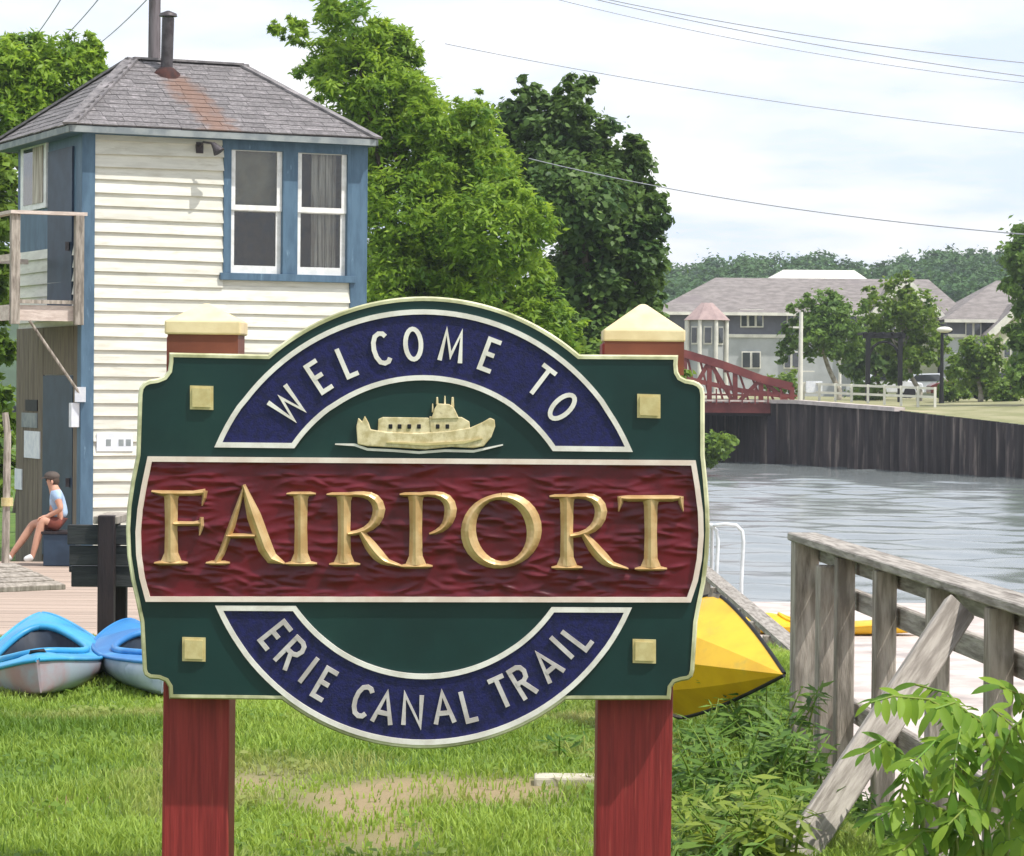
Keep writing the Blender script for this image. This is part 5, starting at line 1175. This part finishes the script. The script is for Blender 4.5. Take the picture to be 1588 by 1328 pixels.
for k, (a, b) in enumerate((((100, -10), (20, 95)), ((160, -10), (60, 90)), ((235, -8), (120, 90)))):
    wire(P(*a, 47), P(*b, 70), .1, .010, ('overhead wire farthest from the utility pole above the tree beyond the balcony', 'middle overhead wire over the tree beyond the balcony', 'overhead wire meeting the utility pole behind the flue')[k], 10)

# ================================================================== GRASS AND WEEDS
m_grass = leafM('grass_blade', (.11, .21, .022), (.36, .50, .08), .42, third=(.40, .40, .14), tscale=1.1, tlo=.52, thi=.72)
NB = 290000
gx = rng.uniform(-4.6, 2.4, NB); gy = 8.3 + (18.6 - 8.3) * rng.random(NB) ** .9
edge = np.array([lawn_edge(d) for d in np.linspace(0, 30, 301)]); gx_edge = np.interp(gy, np.linspace(0, 30, 301), edge)
def fbm(x, y, sc, seed):
    r_ = np.random.default_rng(seed); v = np.zeros_like(x)
    for k in range(14):
        a = r_.uniform(0, 6.28); f = sc * r_.uniform(.5, 2.2); v += np.sin((x * math.cos(a) + y * math.sin(a)) * f + r_.uniform(0, 6.28)) / 14 ** .5
    return v
bare = bare_f(gx, gy)
dens = 1 - .80 * np.clip(bare * 1.2 + .22 * fbm(gx, gy, 5, 3) * (bare > .15), 0, 1); keep = (gx < gx_edge - .02) & (rng.random(NB) < dens * (.75 + .25 * fbm(gx, gy, 3, 5)))
gx = gx[keep]; gy = gy[keep]; bare = bare[keep]; n = len(gx)
gzv = np.array([lawn_z(a_, b_) for a_, b_ in zip(gx.tolist(), gy.tolist())])
hgt = (.030 + .034 * rng.random(n)) * (1 + .35 * fbm(gx, gy, 2.5, 9)) * (1 - .4 * np.clip(bare, 0, 1)); hgt = np.clip(hgt, .015, .16)
wd = .0026 + .003 * rng.random(n); th = rng.uniform(0, 6.28, n); le = rng.uniform(.1, .9, n) * hgt
ox_, oy_ = np.cos(th), np.sin(th); sx_, sy_ = -oy_, ox_
base = np.stack([gx, gy, gzv - .005], 1); sd_ = np.stack([sx_, sy_, np.zeros(n)], 1); ou = np.stack([ox_, oy_, np.zeros(n)], 1); zz = np.array([0, 0, 1.0])
midp = base + ou * (le * .3)[:, None] + zz * (hgt * .62)[:, None]; tipp = base + ou * le[:, None] + zz * hgt[:, None]
Q1 = np.stack([base - sd_ * wd[:, None], base + sd_ * wd[:, None], midp + sd_ * (wd * .8)[:, None], midp - sd_ * (wd * .8)[:, None]], 1)
Q2 = np.stack([midp - sd_ * (wd * .8)[:, None], midp + sd_ * (wd * .8)[:, None], tipp + sd_ * (wd * .15)[:, None], tipp - sd_ * (wd * .15)[:, None]], 1)
tt = np.clip(.5 + .30 * fbm(gx, gy, 2.2, 11) + rng.normal(0, .22, n), 0, 1)
sel = rng.choice(n, 9000, replace=False); selk = sel[fbm(gx[sel], gy[sel], 4, 31) > .35]; nk = len(selk)    # clover and broad leaves among the blades
cc_ = base[selk] + np.stack([rng.normal(0, .01, nk), rng.normal(0, .01, nk), rng.uniform(.02, .055, nk)], 1); lk = rng.uniform(.025, .05, nk)
CL = leaf_quads(cc_, nrm(np.stack([rng.normal(0, .3, nk), -.3 + rng.normal(0, .3, nk), np.ones(nk)], 1)), rng.normal(size=(nk, 3)), lk, lk * .7)
me = quads_mesh('grass', np.concatenate([Q1, Q2, CL]), np.concatenate([tt, tt, rng.uniform(.0, .45, nk)]), m_grass); o = link('grass', me); props(o, 'short green lawn grass with worn patches around the sign', 'grass', kind='stuff')

# leafy weeds at the fence foot (each plant its own thing)
m_weed = leafM('weed_leaf', (.05, .13, .02), (.20, .33, .05), .4); m_weed2 = leafM('weed_leaf_yellow', (.11, .19, .02), (.30, .38, .05), .38)
def weed(x, d, hh, n_st, ln, mat, label, spread=.22, z0=0.0, asp=.24):
    t_ = thing('weed_plant', (x, d, z0), label, 'weed', 'weeds below the fence'); mb = MB(); Cs = []; Ns = []; Ds = []; Ls = []
    for s_ in range(n_st):
        a = rng.uniform(0, 6.28); sp_ = spread * rng.uniform(.3, 1); H_ = hh * rng.uniform(.6, 1.05); b0 = np.array([x + rng.normal(0, .05), d + rng.normal(0, .05), z0 - .02])
        tip_ = b0 + np.array([math.cos(a) * sp_, math.sin(a) * sp_, H_]); mid_ = (b0 + tip_) / 2 + np.array([0, 0, H_ * .12]); mb.tube([b0, mid_, tip_], [.006, .005, .002], 5)
        for q in range(int(12 * H_ / .3) + 4):
            t = rng.uniform(.15, 1.0); p = (1 - t) ** 2 * b0 + 2 * t * (1 - t) * mid_ + t * t * tip_; aa = rng.uniform(0, 6.28); dr = np.array([math.cos(aa), math.sin(aa), rng.uniform(-.2, .6)]); l = ln * rng.uniform(.4, 1.35) * (1.1 - .5 * t)
            Cs.append(p + dr * l * .5); Ns.append([rng.normal(0, .3), -.25 + rng.normal(0, .3), 1]); Ds.append(dr); Ls.append(l)
    part('stem', mb, m_stem, t_); Ls = np.array(Ls); Vq = leaf_quads(np.array(Cs), nrm(np.array(Ns)), np.array(Ds), Ls, Ls * asp)
    me = quads_mesh('foliage', Vq - np.array([x, d, z0]), np.clip(rng.normal(.5, .25, len(Ls)), 0, 1), mat); o = link('foliage', me, t_); o['kind'] = 'stuff'
WD = 'narrow leaved green weed in the patch between right sign post and timber fence'
WY = 'yellowish bushy weed in the patch between right sign post and timber fence'
WK = 'weed growing along the foot of the timber fence behind the brace'
for (px, py, hh, ns_, ln, mt, lb) in [(1085, 1180, .28, 9, .12, m_weed, WD), (1130, 1160, .38, 10, .13, m_weed, WD), (1170, 1150, .42, 10, .13, m_weed, WD), (1205, 1165, .40, 9, .13, m_weed, WD), (1070, 1240, .26, 9, .12, m_weed, WD), (1120, 1235, .30, 10, .12, m_weed, WD),
        (1175, 1225, .34, 10, .14, m_weed, WD), (1225, 1215, .32, 9, .13, m_weed, WD), (1255, 1190, .30, 8, .12, m_weed, WD), (1080, 1320, .24, 10, .12, m_weed2, WY), (1140, 1345, .28, 12, .14, m_weed2, WY), (1195, 1340, .26, 10, .13, m_weed2, WY), (1240, 1300, .24, 8, .13, m_weed, WD), (1100, 1290, .24, 9, .12, m_weed, WD),
        (1170, 1295, .26, 9, .13, m_weed2, WY), (1060, 1365, .2, 9, .12, m_weed, WD), (880, 1185, .16, 5, .10, m_weed, 'small grassy weed tuft just left of the right red post')]:
    p = onz(px, py, 0); weed(p.x, p.y, hh, ns_, ln, mt, lb, z0=lawn_z(p.x, p.y))
for (px, py) in ((1290, 1215), (1330, 1260), (1380, 1280), (1430, 1330), (1300, 1180), (1360, 1340)):
    p = onz(px, py, -.3); weed(p.x, p.y, .26, 8, .12, m_weed, WK, z0=lawn_z(p.x, p.y))
# leafy saplings with compound leaves in front of the fence, leaflet by leaflet
def leaflet_mesh(name, mat, tint):
    mb = MB(); n_ = 7; vs = []; 
    for i in range(n_):
        t = i / (n_ - 1); w_ = .17 * math.sin(math.pi * min(1, t * .9 + .07)) ** .8 * (1 if t < .98 else .1); zc_ = -.22 * t * t
        vs += [(-w_, t, zc_ + .05 * (w_ / .17)), (0, t, zc_), (w_, t, zc_ + .05 * (w_ / .17))]
    mb.add(vs, [(i * 3 + k, i * 3 + k + 1, (i + 1) * 3 + k + 1, (i + 1) * 3 + k) for i in range(n_ - 1) for k in range(2)], True)
    me = mesh_of(name, mb, mat); a = me.attributes.new('tint', 'FLOAT', 'FACE'); a.data.foreach_set('value', np.full(len(me.polygons), tint, np.float32)); return me
m_sap = leafM('sapling_leaf', (.07, .19, .018), (.30, .46, .05), .5, .6)
lms = [leaflet_mesh('leaf', m_sap, t_) for t_ in (.2, .45, .65, .9)]
def sapling(stems, d, label):
    """stems: list of pixel polylines (top spray of each compound leaf)"""
    b_ = P(stems[0][0][0], stems[0][0][1], d); t_ = thing('sapling', (b_.x, d, 0), label, 'sapling', 'saplings before the fence')
    mb = MB(); base_ = Vector((b_.x, d, -.05))
    for st in stems:
        pts = [P(x, y, d + dd) for x, y, dd in st]; mb.tube([base_ + Vector((rng.normal(0, .02), 0, 0)), (base_ + pts[0]) / 2 + Vector((rng.normal(0, .03), 0, .03)), pts[0]] + pts[1:], [.012, .010, .008] + [.004] * (len(pts) - 1), 6)
        dense = []
        for a, b in zip(pts, pts[1:]):
            m_ = max(2, int((b - a).length / .026)); dense += [(a + (b - a) * (k / m_), (b - a).normalized()) for k in range(m_)]
        dense.append((pts[-1], (pts[-1] - pts[-2]).normalized()))
        for i, (p, dr) in enumerate(dense):
            for sgn in (-1, 1) if i < len(dense) - 1 else (0,):
                sidev = dr.cross(Vector((0, -.55, 1)).normalized()).normalized()
                dl = (sidev * sgn + dr * (.55 if sgn else 1) + Vector((rng.normal(0, .15), rng.normal(0, .2), -.38 + rng.normal(0, .18)))).normalized()
                up0 = Vector((rng.normal(0, .25), -.5 + rng.normal(0, .25), 1)); X_ = dl.cross(up0).normalized(); N_ = X_.cross(dl); sc_ = .092 * rng.uniform(.65, 1.25)
                piece('leaf', lms[int(rng.integers(4))], t_, basis(X_ * sc_, dl * sc_, N_ * sc_, p))
    part('stem', mb, m_stem, t_)
sapling([[(1500, 1120, 0), (1440, 1085, -.05), (1385, 1080, -.1), (1350, 1090, -.12)], [(1500, 1110, 0), (1470, 1075, .1), (1420, 1062, .15)], [(1505, 1130, 0), (1540, 1100, -.1), (1575, 1130, -.15), (1600, 1180, -.2)], [(1495, 1160, 0), (1450, 1150, -.15), (1410, 1190, -.25), (1395, 1235, -.28)], [(1500, 1150, 0), (1490, 1130, -.2), (1480, 1180, -.35), (1478, 1230, -.4)]], 9.75, 'tall bright sapling arching its compound leaves over the brace')
sapling([[(1470, 1260, 0), (1430, 1245, -.1), (1385, 1255, -.15), (1350, 1275, -.2)], [(1475, 1270, 0), (1500, 1250, -.1), (1540, 1270, -.15)], [(1470, 1290, 0), (1430, 1290, -.12), (1400, 1320, -.2)], [(1480, 1290, 0), (1510, 1300, -.1), (1530, 1330, -.15)]], 9.6, 'low bright sapling beside the fence brace foot')
sapling([[(1600, 1120, 0), (1575, 1075, -.05), (1550, 1065, -.1)], [(1600, 1200, 0), (1560, 1190, -.1), (1530, 1220, -.2)], [(1610, 1230, 0), (1580, 1250, -.1), (1560, 1290, -.2)], [(1600, 1160, 0), (1560, 1150, -.12), (1525, 1170, -.2)], [(1610, 1260, 0), (1570, 1300, -.1), (1540, 1325, -.2)]], 9.9, 'dense sapling clump against the fence post beyond the brace')

# more sprays so that the corner is dense with leaves
sapling([[(1420, 1210, 0), (1400, 1170, -.1), (1370, 1150, -.15), (1340, 1170, -.2)], [(1430, 1240, 0), (1440, 1200, -.1), (1470, 1190, -.15), (1500, 1210, -.2)], [(1560, 1260, 0), (1540, 1220, -.1), (1510, 1210, -.15)], [(1440, 1300, 0), (1410, 1300, -.1), (1370, 1320, -.15), (1340, 1335, -.2)]], 10.1, 'mid height sapling with drooping leaves between the brace and the fence posts')
sapling([[(1540, 1180, 0), (1520, 1120, -.05), (1480, 1090, -.1), (1450, 1100, -.15)], [(1550, 1180, 0), (1570, 1130, -.05), (1600, 1110, -.1)], [(1560, 1240, 0), (1590, 1220, -.05), (1620, 1240, -.1)], [(1530, 1260, 0), (1500, 1250, -.1), (1470, 1280, -.15)], [(1550, 1310, 0), (1580, 1300, -.1), (1610, 1320, -.15)]], 9.45, 'sapling with broad bright sprays rising by the outermost fence post')

# ================================================================== SUMMER HAZE
hz = MB(); hz.box((0, 700, 16.2), (2900, 1860, 40)); hm = bpy.data.materials.new('haze_air'); hm.use_nodes = True; t = hm.node_tree; t.nodes.clear()
ho = t.nodes.new('ShaderNodeOutputMaterial'); pv = t.nodes.new('ShaderNodeVolumePrincipled'); pv.inputs['Color'].default_value = (.86, .92, 1.0, 1); pv.inputs['Density'].default_value = .00036; pv.inputs['Anisotropy'].default_value = .2
t.links.new(pv.outputs[0], ho.inputs['Volume']); part('haze', hz, hm, kind='stuff', label='thin summer haze lying over the canal and the far ridge', cat='haze')
